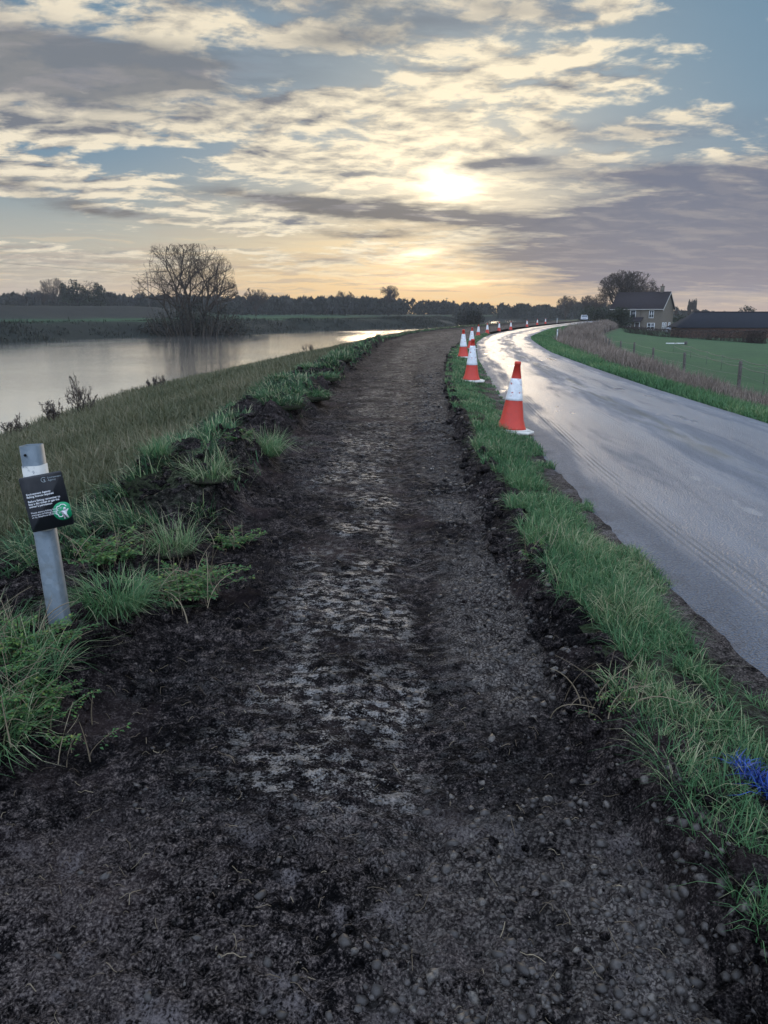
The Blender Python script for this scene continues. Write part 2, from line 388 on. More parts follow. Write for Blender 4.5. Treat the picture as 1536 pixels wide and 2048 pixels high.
# ------------------------------------------------------------------ materials of the ground
def m_ground():
    m, g = mat('meadow_ground')
    P = g.n('ShaderNodeTexCoord').outputs['Object']
    c = g.attr('gcol', 1)
    n = g.noise(P, .35, 6, .6); n2 = g.noise(P, 6, 5, .65)
    v = g.m('ADD', g.m('MULTIPLY', n, .9), g.m('MULTIPLY', n2, .7))
    c2 = g.mix(1.0, c, g.ramp(v, [(.3, (.55, .58, .6)), (.8, (1.0, 1.0, 1.0)), (1.2, (1.4, 1.35, 1.1))]), 'MULTIPLY')
    g.bsdf(c2, .9, .15, g.bump(g.noise(P, 9, 6, .7), .8, .12))
    return m
def m_soil(name='dark_soil'):
    m, g = mat(name)
    P = g.n('ShaderNodeTexCoord').outputs['Object']
    wet = g.attr('wet'); gr = g.attr('gravel'); tf = g.attr('turf')
    n = g.noise(P, 3.0, 8, .65); n2 = g.noise(P, 24, 7, .72); n3 = g.noise(P, 110, 4, .65)
    s = g.ramp(g.m('ADD', g.m('ADD', g.m('MULTIPLY', n, .28), g.m('MULTIPLY', n2, .36)), g.m('MULTIPLY', n3, .36)), [(.42, (.0014, .0014, .0018)), (.49, (.0055, .0050, .0058)), (.535, (.022, .0190, .020)), (.58, (.090, .074, .070)), (.65, (.22, .182, .158))])  # shade of the hollows and highlights painted into the soil tones
    red = g.step(g.noise(P, 1.3, 4, .6), .52, .70)
    s = g.mix(g.m('MULTIPLY', red, .6), s, (.042, .030, .030))
    crust = g.step(g.m('ADD', g.m('ADD', g.m('MULTIPLY', g.noise(P, 1.7, 6, .62), .5), g.m('MULTIPLY', n2, .35)), g.m('MULTIPLY', n3, .25)), .50, .60)
    s = g.mix(g.m('MULTIPLY', crust, g.m('ADD', .10, g.m('MULTIPLY', g.attr('pale'), .45))), s, g.ramp(n3, [(.38, (.030, .025, .026)), (.55, (.128, .105, .099)), (.66, (.275, .235, .21))]))
    clay = g.m('MULTIPLY', g.m('MULTIPLY', g.step(g.noise(P, 2.6, 6, .62), .53, .64), g.step(n3, .36, .56)), g.attr('pale'))
    s = g.mix(clay, s, (.17, .152, .155))
    vo = g.n('ShaderNodeTexVoronoi'); g.put(vo.inputs['Vector'], P); vo.inputs['Scale'].default_value = 85; vo.inputs['Randomness'].default_value = 1.0; g.put(vo.inputs['Vector'], g.vm('ADD', P, g.vm('MULTIPLY', g.noise(P, 60, 3, .6, col=True), (.02, .02, .02))))
    st = g.mix(g.step(vo.outputs['Distance'], .35, .62), g.mix(g.noise(vo.outputs['Position'], 40, 0), (.045, .040, .038), (.30, .265, .24)), (.034, .029, .028))
    grm = g.m('MULTIPLY', gr, g.step(g.noise(P, 12, 4, .6), .30, .55))
    s = g.mix(grm, s, st)
    s = g.mix(g.m('MULTIPLY', tf, g.step(n2, .35, .6)), s, (.035, .055, .022))
    wet_glint = g.m('MULTIPLY', wet, g.m('MULTIPLY', g.step(g.m('ADD', g.m('MULTIPLY', g.noise(g.map(P, sc=(1, 1.5, 1)), 11, 9, .74), .75), g.m('MULTIPLY', n3, .25)), .485, .56), g.step(g.noise(P, 1.6, 5, .65), .34, .56)))
    s = g.mix(g.m('MULTIPLY', wet_glint, .66), s, g.ramp(n3, [(.36, (.06, .056, .056)), (.60, (.26, .245, .235))]))  # wet flakes tinted pale: their glints are painted into the colour
    ro = g.m('SUBTRACT', .85, g.m('MULTIPLY', wet_glint, .42))
    hgt = g.m('ADD', g.m('ADD', g.m('MULTIPLY', n2, .6), g.m('MULTIPLY', n3, .4)), g.m('MULTIPLY', wet_glint, .12))
    nb = g.bump(hgt, g.m('SUBTRACT', 1.0, g.m('MULTIPLY', wet_glint, .35)), .045)
    nb = g.bump(g.m('MULTIPLY', g.m('SUBTRACT', 1.0, vo.outputs['Distance']), grm), .8, .008, nb)
    g.bsdf(s, ro, g.m('ADD', .03, g.m('MULTIPLY', wet_glint, .50)), nb)
    return m
def m_road():
    m, g = mat('wet_asphalt')
    u = g.attr('ruv', 1)                          # x across the road in metres, y along it
    P = g.n('ShaderNodeTexCoord').outputs['Object']
    sp = g.n('ShaderNodeSeparateXYZ'); g.put(sp.inputs[0], u); ux, uy = sp.outputs[0], sp.outputs[1]
    L = g.map(u, sc=(1.0, .11, 1))
    lane = g.noise(L, 2.2, 7, .62, .3)
    big = g.noise(P, .35, 5, .6)
    agg = g.n('ShaderNodeTexVoronoi'); g.put(agg.inputs['Vector'], P); agg.inputs['Scale'].default_value = 62
    grit = g.noise(P, 60, 3, .7)
    def band(c0, w): return g.step(g.m('ABSOLUTE', g.m('SUBTRACT', ux, c0)), w, w*.35)
    tracks = g.m('MAXIMUM', band(1.15, .75), band(3.0, .6))
    crown = g.m('MULTIPLY', band(2.15, .28), g.step(g.noise(L, 5, 5, .65), .45, .6))
    edge = g.m('MAXIMUM', g.step(ux, .5, .05), g.step(ux, 3.6, 4.05))
    wet = g.m('ADD', g.m('ADD', g.m('MULTIPLY', lane, 1.25), g.m('MULTIPLY', big, .28)), g.m('SUBTRACT', g.m('MULTIPLY', tracks, .22), g.m('MULTIPLY', edge, .25)))
    wet = g.step(wet, .66, .95)
    col = g.mix(grit, (.026, .034, .050), (.110, .135, .180))
    col = g.mix(1.0, col, g.ramp(lane, [(.35, (.50, .54, .62)), (.65, (1.45, 1.42, 1.38))]), 'MULTIPLY')
    chip = g.step(agg.outputs['Distance'], .55, .30)
    col = g.mix(g.m('MULTIPLY', chip, .55), col, (.15, .165, .19))
    col = g.mix(g.m('MULTIPLY', crown, .8), col, (.022, .032, .030))
    mud = g.m('MULTIPLY', edge, g.step(g.noise(P, 3, 5, .7), .5, .62))
    col = g.mix(g.m('MULTIPLY', mud, .7), col, (.085, .075, .075))
    # tyre tread lines pressed in mud film
    tw = g.m('ADD', ux, g.m('MULTIPLY', g.m('SUBTRACT', g.noise(L, 1.2, 2), .5), .12))
    tl = g.m('SINE', g.m('MULTIPLY', tw, 118.0))
    trk = g.m('MULTIPLY', g.m('MAXIMUM', band(.62, .17), g.m('MULTIPLY', band(1.6, .12), .6)), g.step(uy, 1.0, 6.0))
    tread = g.m('MULTIPLY', g.step(tl, -.2, .6), trk)
    tread = g.m('MULTIPLY', tread, g.step(g.noise(L, 4, 5, .7), .42, .6))
    col = g.mix(g.m('MULTIPLY', tread, .6), col, (.030, .032, .038))
    ro = g.m('SUBTRACT', g.m('ADD', .62, g.m('ADD', g.m('MULTIPLY', mud, .2), g.m('MULTIPLY', tread, .22))), g.m('MULTIPLY', wet, .30))
    glint_dash = g.m('MULTIPLY', g.m('MULTIPLY', band(1.42, .07), g.step(g.noise(g.map(u, sc=(3, 1.0, 1)), 3.0, 3), .52, .58)), g.m('MULTIPLY', g.step(uy, 9, 10), g.step(uy, 15, 13)))
    col = g.mix(g.m('MULTIPLY', glint_dash, .5), col, (.26, .26, .27))  # worn pale dashes, with wet crown glints painted in as colour
    pud = g.m('MULTIPLY', g.step(g.noise(g.map(u, (2, 5, 0), sc=(1, .35, 1)), 1.1, 4, .5), .66, .70), g.m('SUBTRACT', 1.0, edge))
    ro = g.mix(pud, ro, (.06, .06, .06))
    hgt = g.m('ADD', g.m('MULTIPLY', agg.outputs['Distance'], -1.0), g.m('MULTIPLY', grit, .5))
    hgt = g.m('MULTIPLY', hgt, g.m('MULTIPLY', g.m('SUBTRACT', 1.0, pud), g.m('ADD', .75, g.m('MULTIPLY', g.step(ux, 1.0, .2), 1.1))))
    nb = g.bump(hgt, 1.0, .018)
    nb = g.bump(g.m('ADD', g.m('MULTIPLY', tread, .6), g.noise(L, 6, 5, .65)), .35, .012, nb)
    g.bsdf(col, ro, g.m('ADD', .70, g.m('MULTIPLY', wet, .30)), nb)
    return m
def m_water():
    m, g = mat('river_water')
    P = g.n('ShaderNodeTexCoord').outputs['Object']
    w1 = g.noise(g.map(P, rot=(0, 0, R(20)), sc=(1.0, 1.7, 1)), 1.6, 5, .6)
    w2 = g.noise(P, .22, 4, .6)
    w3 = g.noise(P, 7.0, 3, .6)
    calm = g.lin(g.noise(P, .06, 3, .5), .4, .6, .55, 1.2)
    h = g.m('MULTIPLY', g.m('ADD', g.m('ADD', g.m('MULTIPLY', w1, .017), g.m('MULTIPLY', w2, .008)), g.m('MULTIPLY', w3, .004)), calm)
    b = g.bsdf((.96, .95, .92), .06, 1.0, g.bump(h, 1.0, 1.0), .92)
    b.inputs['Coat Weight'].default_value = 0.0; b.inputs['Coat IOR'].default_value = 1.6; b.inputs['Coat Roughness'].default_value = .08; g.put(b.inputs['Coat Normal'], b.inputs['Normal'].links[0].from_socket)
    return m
def m_leaf(name, stops, trans=.3, rough=.6, spec=.25):
    m, g = mat(name)
    g.bsdf(g.ramp(g.attr('tint'), stops), rough, spec, trans=trans)
    return m
def m_plain(name, c1, c2, scale=8, rough=.7, spec=.3, metal=0.0, bump=.2, bdist=.01, detail=6):
    m, g = mat(name)
    P = g.n('ShaderNodeTexCoord').outputs['Object']
    n = g.noise(P, scale, detail, .6)
    g.bsdf(g.ramp(n, [(.32, c1), (.68, c2)]), rough, spec, g.bump(n, bump, bdist), metal)
    return m
M = {}
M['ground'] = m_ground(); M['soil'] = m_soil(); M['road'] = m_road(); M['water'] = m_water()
M['verge'] = m_leaf('verge_grass', [(0, (.016, .044, .020)), (.45, (.060, .155, .062)), (.8, (.155, .225, .10)), (1, (.36, .33, .22))])
M['bankgrass'] = m_leaf('bank_grass', [(0, (.026, .038, .020)), (.4, (.072, .082, .042)), (.8, (.135, .130, .078)), (1, (.22, .19, .13))])
M['straw'] = m_leaf('dead_grass', [(0, (.045, .040, .036)), (.4, (.130, .105, .090)), (.8, (.26, .21, .175)), (1, (.36, .30, .25))])
M['reed'] = m_leaf('reed', [(0, (.028, .036, .02)), (.6, (.07, .066, .036)), (1, (.17, .14, .08))])
M['weed'] = m_leaf('weed_leaves', [(0, (.018, .055, .022)), (.5, (.050, .130, .042)), (.85, (.13, .21, .05)), (1, (.26, .26, .06))])
M['scrub'] = m_leaf('scrub', [(0, (.008, .011, .010)), (.6, (.019, .023, .017)), (1, (.038, .036, .027))], .15)
M['ever'] = m_leaf('evergreen_leaves', [(0, (.008, .014, .009)), (.6, (.020, .034, .017)), (1, (.04, .055, .028))], .15)
M['hedge'] = m_leaf('hedge_leaves', [(0, (.014, .010, .010)), (.6, (.036, .024, .022)), (1, (.06, .042, .032))], .15)
M['twig'] = m_plain('winter_twigs', (.030, .024, .020), (.060, .048, .040), 3, .9, .1)
M['bark'] = m_plain('bark', (.022, .018, .015), (.055, .045, .036), 5, .95, .1, bump=.7, bdist=.05)
M['stem'] = m_leaf('dry_stems', [(0, (.07, .05, .035)), (1, (.30, .25, .17))], .1)
M['post'] = m_plain('weathered_wood', (.055, .050, .046), (.13, .12, .11), 12, .9, .15, bump=.5)
M['wire'] = m_plain('galvanised_wire', (.10, .10, .10), (.18, .18, .18), 20, .5, .5, .6)

# ------------------------------------------------------------------ ground sheet (a fan of rings round the camera, out to the horizon)
def build_ground():
    az = np.concatenate([np.linspace(-180, -34, 60, endpoint=False), np.linspace(-34, 34, 460, endpoint=False), np.linspace(34, 180, 60)])
    r = np.concatenate([[0.0], np.geomspace(.6, 150, 330), np.geomspace(151, 900, 110)])
    A, Q = np.meshgrid(np.radians(az), r)
    x = np.sin(A)*Q; y = np.cos(A)*Q
    z, fd, tr, t = height(x, y)
    z[0] = z[0].mean()
    # colours of what grows: pale bank grass, field grass, far meadow, brown scrub
    shp = x.shape
    C = np.empty(shp+(3,)); C[:] = (.045, .050, .026)
    def put(w, col):
        w = np.clip(w, 0, 1)[..., None]; C[:] = C*(1-w)+np.array(col)*w
    put(sst(tr, .02, .3), (.05, .052, .034))
    put(sst(tr, 1.05, 1.35), (.034, .074, .034))
    put((x < WN(y)+.6).astype(float), (.02, .02, .016))
    fr = fd > -1
    put(fr*1.0, (.008, .012, .010))
    put(fr*sst(fd, 13, 18), (.012, .044, .019))
    put(fr*sst(fd, 22, 28)*sst(x, -30, 10), (.015, .026, .016))
    put(fr*sst(fd, 52, 62)*sst(-x-.20*y, -8, 20), (.012, .014, .013))
    put(((x > RR(y)) & (y > 170))*.7, (.045, .055, .03))
    put(sst(np.hypot(x, y), 500, 900), (.03, .04, .03))
    v = np.stack([x, y, z], -1).reshape(-1, 3)
    o = mesh_np('ground', v, grid_faces(*shp), None, M['ground'], smooth=True, attrs={'gcol': C.reshape(-1, 3)})
    tag(o, kind='structure')
build_ground()

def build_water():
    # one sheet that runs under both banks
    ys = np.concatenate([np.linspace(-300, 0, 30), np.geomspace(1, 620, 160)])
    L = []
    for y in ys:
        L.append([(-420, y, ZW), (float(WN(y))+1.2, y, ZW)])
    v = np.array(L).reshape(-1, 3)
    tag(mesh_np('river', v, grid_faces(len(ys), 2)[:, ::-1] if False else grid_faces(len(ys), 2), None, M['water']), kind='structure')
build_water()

def strip(ys, f0, f1, cols):
    w = np.linspace(0, 1, cols)[None, :]
    x0 = f0(ys)[:, None]; x1 = f1(ys)[:, None]
    return x0+(x1-x0)*w, np.repeat(ys[:, None], cols, 1)
def build_road():
    ys = np.concatenate([np.linspace(-6, .9, 20), np.geomspace(1, 320, 420)])
    X, Y = strip(ys, lambda y: RL(y)-.08, lambda y: RR(y)+.05, 29)
    s = np.linspace(0, 1, 29)[None, :]
    Z = zroad(Y)+.05*(1-(2*s-1)**2)+.012*(fbm(X*.8, Y*.5, 3, 21)-.5) - .03*(s < .01) - .03*(s > .99)
    arc = np.concatenate([[0], np.cumsum(np.hypot(np.diff(ys), np.diff(RL(ys))))])
    U = np.stack([X-X[:, :1], np.repeat(arc[:, None], 29, 1), np.zeros_like(X)], -1)
    U[..., 0] *= 4.1/np.maximum(X[:, -1:]-X[:, :1], .1)
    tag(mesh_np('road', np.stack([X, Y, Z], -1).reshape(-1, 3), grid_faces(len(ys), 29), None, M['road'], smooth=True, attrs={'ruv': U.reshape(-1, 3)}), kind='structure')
build_road()

def path_z(X, Y):
    pl, pr, ml, vl = PL(Y), PR(Y), ML(Y), VL(Y)
    wob = (fbm(Y*1.3, Y*0+3.3, 4, 31)-.5)
    pl = pl+.28*wob; pr = pr+.24*(fbm(Y*1.1, Y*0+8.1, 4, 33)-.5)
    tl = np.clip((pl-X)/np.maximum(pl-ml, .3), 0, 1.2)          # 0 at the path edge, 1 at the outer edge
    mh = .14+.32*fbm(X*.9, Y*.6, 4, 41)
    nr = (.50+.50*sst(Y, 3.6, 7.5))*(1-.62*sst(Y, 38, 66))
    mh = mh*nr
    mound = mh*sst(tl, 0, .28)*(1-.85*sst(tl, .45, 1.0))
    lump = ((fbm(X*3.1, Y*2.6, 5, 43, .58)-.42)*.40+(.5-np.abs(fbm(X*4.6, Y*4.2, 4, 44)-.5)*2-.3)*.16)*nr*sst(tl, .02, .2)*(1-.6*sst(tl, .7, 1.05))
    tr = np.clip((X-pr)/np.maximum(vl-pr, .12), 0, 1.3)
    edge = .15*sst(tr, .05, .95)+(fbm(X*6, Y*4, 4, 47, .55)-.45)*.18*sst(tr, .02, .3)*(1-.5*sst(tr, .9, 1.2))
    inn = (1-sst(tl, 0, .15))*(1-sst(tr, 0, .2))
    bar = (fbm(X*4, Y*13, 4, 51, .6)-.5)*.026*sst(Y, 1.8, 2.8)
    rdg = 1-np.abs(2*fbm(X*11, Y*10, 4, 55, .6)-1)
    rough = (fbm(X*7, Y*6, 5, 53, .62)-.5)*.075+(rdg-.8)*.045
    flat = sst(np.abs(X-.02-.35*(PR(Y)+PL(Y))), .75, .35)*sst(Y, 1.9, 2.5)
    rut = -.03*np.exp(-((X-(PL(Y)*.32+PR(Y)*.68))/.16)**2)
    inner = inn*(bar+rough*(1-.60*flat)+rut)
    outer = (tl > 1)*(-.12)*(tl-1)*5
    z = zroad(Y)+mound+lump+edge+inner+outer
    return z, tl, tr, flat*inn, inn
def build_path():
    ys = np.concatenate([np.linspace(-4, .7, 12), np.geomspace(.75, 12, 620), np.geomspace(12.1, 190, 230)])
    cols = 300
    X, Y = strip(ys, lambda y: ML(y)-.30, lambda y: VL(y)+.12, cols)
    Z, tl, tr, flat, inn = path_z(X, Y)
    Z[:, 0] -= .35; Z[:, 1] -= .18
    mid = (X-PL(Y))/np.maximum(PR(Y)-PL(Y), .1)
    mw = mid+.22*(fbm(X*2.0, Y*1.5, 4, 67)-.5)+.10*(fbm(X*0, Y*1.1, 3, 68)-.5)
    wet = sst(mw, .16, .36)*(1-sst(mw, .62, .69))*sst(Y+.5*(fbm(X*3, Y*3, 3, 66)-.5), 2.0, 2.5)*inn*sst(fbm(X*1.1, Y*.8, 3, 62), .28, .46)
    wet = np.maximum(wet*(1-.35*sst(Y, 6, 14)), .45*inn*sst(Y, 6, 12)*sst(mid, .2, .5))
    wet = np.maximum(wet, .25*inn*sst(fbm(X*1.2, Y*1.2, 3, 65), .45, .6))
    grv = sst(mid+.10*(fbm(X*2, Y*2, 3, 60)-.5), .74, .84)*sst(Y, 2.6, 3.1)*(1-.6*sst(Y, 6, 9))*sst(inn, 0, .4)
    grv = np.maximum(grv, sst(mid, .55, .80)*sst(Y, 2.6, 1.7)*.9*inn)
    grv *= np.maximum(.9*sst(fbm(X*2.2, Y*1.4, 4, 61), .34, .54), .8*sst(mid, .78, .86)*sst(Y, 2.9, 3.2)*sst(Y, 5.6, 4.9))
    turf = sst(tl, .15, .4)*sst(fbm(X*1.3, Y*.9, 4, 63), .46, .60)*sst(Y, 4, 8)*.9
    pale = sst(Y, 2.4, 1.8)*inn
    v = np.stack([X, Y, Z], -1).reshape(-1, 3)
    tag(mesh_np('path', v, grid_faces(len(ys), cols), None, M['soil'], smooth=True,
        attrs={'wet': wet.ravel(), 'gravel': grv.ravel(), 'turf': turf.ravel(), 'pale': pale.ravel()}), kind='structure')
build_path()
def verge_z(X, Y):
    t = np.clip((X-VL(Y))/np.maximum(RL(Y)-VL(Y), .2), 0, 1)
    return zroad(Y)+.15-.135*sst(t, .25, 1.0)+(fbm(X*4, Y*4, 3, 71)-.5)*.05*(1-t), t
def build_verge():
    ys = np.concatenate([np.linspace(-4, .7, 12), np.geomspace(.75, 60, 420)])
    X, Y = strip(ys, lambda y: VL(y)-.02, lambda y: RL(y)+.10+.16*(fbm(y*1.7, y*0+1.5, 4, 73)-.5), 40)
    Z, t = verge_z(X, Y); Z[:, -1] -= .05
    Z += (fbm(X*12, Y*12, 3, 75)-.5)*.02
    one = np.zeros(X.size)
    v = np.stack([X, Y, Z], -1).reshape(-1, 3)
    tag(mesh_np('verge', v, grid_faces(len(ys), 40), None, M['soil'], smooth=True,
        attrs={'wet': one+.1, 'gravel': .35*sst(t, .6, 1).ravel(), 'turf': (.75*(1-sst(t, .7, .95))*sst(Y, 1.6, 3.0)*sst(fbm(X*3, Y*3, 3, 77), .3, .5)).ravel(), 'pale': sst(t, .75, 1).ravel()}), kind='structure')
build_verge()
#@@PART2
# ------------------------------------------------------------------ traffic cones
def cone_mats():
    m, g = mat('cone_red'); P = g.n('ShaderNodeTexCoord').outputs['Object']
    n = g.noise(P, 6, 6, .65); dirt = g.m('MULTIPLY', g.step(g.noise(P, 14, 6, .7), .52, .75), .5)
    c = g.mix(n, (.36, .022, .012), (.53, .045, .024)); M['cone_red'] = m
    g.bsdf(g.mix(dirt, c, (.12, .05, .04)), .48, .4, g.bump(n, .15, .01))
    m, g = mat('cone_sleeve'); P = g.n('ShaderNodeTexCoord').outputs['Object']
    n = g.noise(P, 9, 6, .7); z = g.n('ShaderNodeSeparateXYZ'); g.put(z.inputs[0], P)
    c = g.mix(g.step(n, .3, .7), (.50, .53, .56), (.74, .76, .78))
    c = g.mix(g.step(g.noise(P, 17, 5, .7), .60, .66), c, (.36, .05, .03)); M['cone_sleeve'] = m
    g.bsdf(c, .38, .5)
    M['cone_base_white'] = m_plain('cone_base_white', (.40, .39, .36), (.66, .64, .59), 9, .6, .3)
    M['cone_base_dark'] = m_plain('cone_base_dark', (.03, .03, .03), (.10, .09, .085), 9, .7, .3)
cone_mats()
def make_cone(s0, s1, base):
    t = empty('traffic_cone', (0, 0, 0))
    def r(z): return .185-(.185-.036)*(z-.05)/.93
    b = MB(); a, c = .29, .15
    b.prism([(-a, -c), (-c, -a), (c, -a), (a, -c), (a, c), (c, a), (-c, a), (-a, c)], 0, .038)
    b.prism([(-a*.86, -c*.9), (-c*.9, -a*.86), (c*.9, -a*.86), (a*.86, -c*.9), (a*.86, c*.9), (c*.9, a*.86), (-c*.9, a*.86), (-a*.86, c*.9)], .039, .052)
    b.build('base', M[base], t)
    b = MB(); b.lathe([(.212, .05), (.206, .075), (r(.08)+.012, .09), (r(.16)+.006, .16), (r(.17), .17), (r(s0), s0), (r(s1), s1), (r(.95), .95), (.046, .952), (.046, .985), (.036, 1.0), (.018, 1.0), (.016, .95)], 28)
    b.build('body', M['cone_red'], t, True)
    b = MB(); n = 10
    b.lathe([(r(s0)-.002, s0-.004)]+[(r(s0+(s1-s0)*k/n)+.005, s0+(s1-s0)*k/n) for k in range(n+1)]+[(r(s1)-.002, s1+.004)], 28, cap=False)
    b.build('reflective_sleeve', M['cone_sleeve'], t, True)
    return t
def copy_tree(o):
    c = o.copy(); COL.objects.link(c)
    for ch in o.children:
        k = ch.copy(); COL.objects.link(k); k.parent = c
        for gch in ch.children:
            q = gch.copy(); COL.objects.link(q); q.parent = k
    return c
G = 'traffic cones along the edge of the road'
CN = [(1.83, 10.6, 0, (.0, 3.4), 12, 'near', 'nearest red traffic cone, leaning right, with a torn short white band'),
      (2.10, 18.0, 0, (1, 0), 30, 'mid', 'second red and white traffic cone from the front, with a tall white sleeve'),
      (2.90, 27.6, 0, (0, -1), 8, 'mid', 'third red and white cone from the front, set back by the dug soil'),
      (4.15, 36.0, 0, (0, 2), 50, 'mid', 'fourth cone, on the tarmac edge just above the second cone'),
      (7.75, 62.6, 1, (1, 1), 20, 'far', 'fifth cone from the front, first of the small far cones on the bend'),
      (9.7, 71.5, 1, (-1, 0), 5, 'far', 'sixth cone from the front, on the bend before the bright far water'),
      (12.2, 80.9, 1, (2, 0), 70, 'far', 'seventh cone from the front, below the middle of the bright far water'),
      (14.6, 87.8, 1, (0, 1), 33, 'far', 'eighth cone from the front, below the right part of the bright far water'),
      (19.9, 106.1, 1, (-1, -1), 10, 'far', 'ninth cone from the front, where the road vanishes round the bend'),
      (24.9, 124.0, 1, (1, 0), 44, 'far', 'tenth cone, tiny, beyond the bend before the dark far wood'),
      (29.4, 139.0, 1, (0, 0), 61, 'far', 'last and smallest cone, seen over the long grass inside the bend')]
src = {'near': make_cone(.46, .76, 'cone_base_white'), 'mid': make_cone(.40, .84, 'cone_base_white'), 'far': make_cone(.42, .84, 'cone_base_dark')}
used = set()
for x, y, fz, (rx, ry), rz, k, lab in CN:
    o = copy_tree(src[k]) if k in used else src[k]
    used.add(k)
    z = float(path_z(np.array([x]), np.array([y]))[0][0]) if (x < VL(y)) else float(verge_z(np.array([x]), np.array([y]))[0][0])
    if x > RL(y): z = float(zroad(np.array(y)))+.02
    if k == 'far': z = float(zroad(np.array(y)))+.03
    o.location = (x, y, z+.005); o.rotation_euler = (R(rx), R(ry), R(rz))
    tag(o, lab, 'traffic cone', G)

# ------------------------------------------------------------------ the sign post
def galv():
    m, g = mat('galvanised_steel'); P = g.n('ShaderNodeTexCoord').outputs['Object']
    v = g.n('ShaderNodeTexVoronoi'); g.put(v.inputs['Vector'], P); v.inputs['Scale'].default_value = 42
    n = g.noise(P, 7, 6, .65)
    c = g.mix(g.noise(v.outputs['Position'], 30, 0), (.07, .095, .115), (.13, .16, .185))
    c = g.mix(g.step(n, .5, .72), c, (.075, .085, .085)); M['galv'] = m
    g.bsdf(c, .5, .5, g.bump(n, .1, .01), .35)
    m, g = mat('white_paint_worn'); P = g.n('ShaderNodeTexCoord').outputs['Object']
    n = g.noise(P, 16, 7, .7); M['whitepaint'] = m
    g.bsdf(g.mix(g.step(n, .58, .66), g.mix(g.noise(P, 5, 5), (.34, .35, .34), (.52, .51, .47)), (.10, .12, .14)), .6, .3)
galv()
def emblem_shapes():
    pass
def text_mesh(body, size, name, m, parent, loc, bold=0.0, depth=.0006):
    cu = bpy.data.curves.new('t', 'FONT'); cu.body = body; cu.size = size; cu.offset = bold; cu.extrude = depth; cu.space_line = 1.0
    t = bpy.data.objects.new('t', cu); COL.objects.link(t)
    dg = bpy.context.evaluated_depsgraph_get()
    me = bpy.data.meshes.new_from_object(t.evaluated_get(dg))
    bpy.data.objects.remove(t); bpy.data.curves.remove(cu)
    me.materials.clear(); me.materials.append(m)
    o = link(bpy.data.objects.new(name, me), parent); o.location = loc; o.rotation_euler = (R(90), 0, 0)
    return o
def build_sign():
    bx, by = -1.598, 3.40
    t = empty('sign_post', (bx, by, .02), rot=(R(-1), R(-2.8), R(-3)))
    tag(t, 'leaning galvanised square post with a black fishing notice on the left bank', 'sign post')
    w, H = .086, 1.085
    def shell(z0, z1, half, open_top=False):
        b = MB(); h = half; c = .012
        pr = [(-h+c, -h), (h-c, -h), (h, -h+c), (h, h-c), (h-c, h), (-h+c, h), (-h, h-c), (-h, -h+c)]
        if open_top:
            k = h-.006; pi = [(a*k/h, bb*k/h) for a, bb in pr]
            P = [(a, bb, z0) for a, bb in pr]+[(a, bb, z1) for a, bb in pr]+[(a, bb, z1) for a, bb in pi]+[(a, bb, z1-.12) for a, bb in pi]
            q = [[L*8+i, L*8+(i+1) % 8, L*8+8+(i+1) % 8, L*8+8+i] for L in range(3) for i in range(8)]
            b.add(P, q)
        else: b.prism(pr, z0, z1)
        return b
    shell(-.3, H, w/2, True).build('post', M['galv'], t)
    b = shell(.680, .992, w/2+.0025); b.build('white_band', M['whitepaint'], t)
    b = MB(); b.lathe([(.006, -.004), (.006, .004)], 12); o = b.build('bolt_hole', M['black'], t); o.location = (-.012, -w/2-.0012, H-.04); o.rotation_euler = (R(90), 0, 0)
    # panel: faces the viewer's side of the post, a little turned
    pn = link(bpy.data.objects.new('p', None))
    bpy.data.objects.remove(pn)
    PW, PH, yb = .186, .262, -w/2-.017
    b = MB(); r = .010
    pts = []
    for cx, cz, a0 in ((PW/2-r, PH/2-r, 0), (-PW/2+r, PH/2-r, 90), (-PW/2+r, -PH/2+r, 180), (PW/2-r, -PH/2+r, 270)):
        for k in range(5): a = R(a0+k*22.5); pts.append((cx+r*math.cos(a), cz+r*math.sin(a)))
    n = len(pts); v = [(x, -.0015, z) for x, z in pts]+[(x, .0015, z) for x, z in pts]
    b.add(v, [[i, i+n, (i+1) % n+n, (i+1) % n] for i in range(n)], [[0, i, i+1] for i in range(1, n-1)]+[[n, n+i+1, n+i] for i in range(1, n-1)])
    p = b.build('sign_panel', M['signblack'], t)
    p.location = (.064, yb, .825); p.rotation_euler = (0, R(-5), R(25))
    L = 'lettering'; W_ = M['signwhite']; x0 = -PW/2+.014; f = -.0022
    text_mesh('Environment Agency\nfishing licence required', .0125, L, W_, p, (x0, f, .044), .0003)
    text_mesh('Before fishing remember to\nbuy a day ticket or get the\nowner\u2019s permission', .0125, L, W_, p, (x0, f, .010), .0003)
    text_mesh('Please ensure fishing licence at\nwww.gov.uk/fishing-licences\nor by telephone 0344 800 5386', .0108, L, W_, p, (x0, f, -.044))
    text_mesh('Environment\nAgency', .0115, L, M['signgrey'], p, (PW/2-.066, f, PH/2-.025))
    # round emblem: a green disc, a white tree outline and a white standing figure
    def disc(rad, seg, cut):
        ps = []
        for k in range(seg):
            a = 2*math.pi*k/seg; x = rad*math.cos(a); ps.append((min(x, cut), rad*math.sin(a)))
        return ps
    def flat(ps, y0, y1):
        m = MB(); n = len(ps); v = [(x, y0, z) for x, z in ps]+[(x, y1, z) for x, z in ps]
        m.add(v, [[i, i+n, (i+1) % n+n, (i+1) % n] for i in range(n)], [[0, i, i+1] for i in range(1, n-1)]); return m
    em = flat(disc(.044, 40, .035), -.0006, .0004).build('emblem', M['signgreen'], p); em.location = (PW/2-.0355, -.002, -.058)
    k = MB()
    prof = [(.018+.0, .020), (.012, .030), (-.002, .033), (-.010, .026), (-.020, .026), (-.026, .016), (-.022, .008), (-.031, .002), (-.030, -.010), (-.023, -.014), (-.022, -.024), (-.010, -.026), (-.004, -.020)]
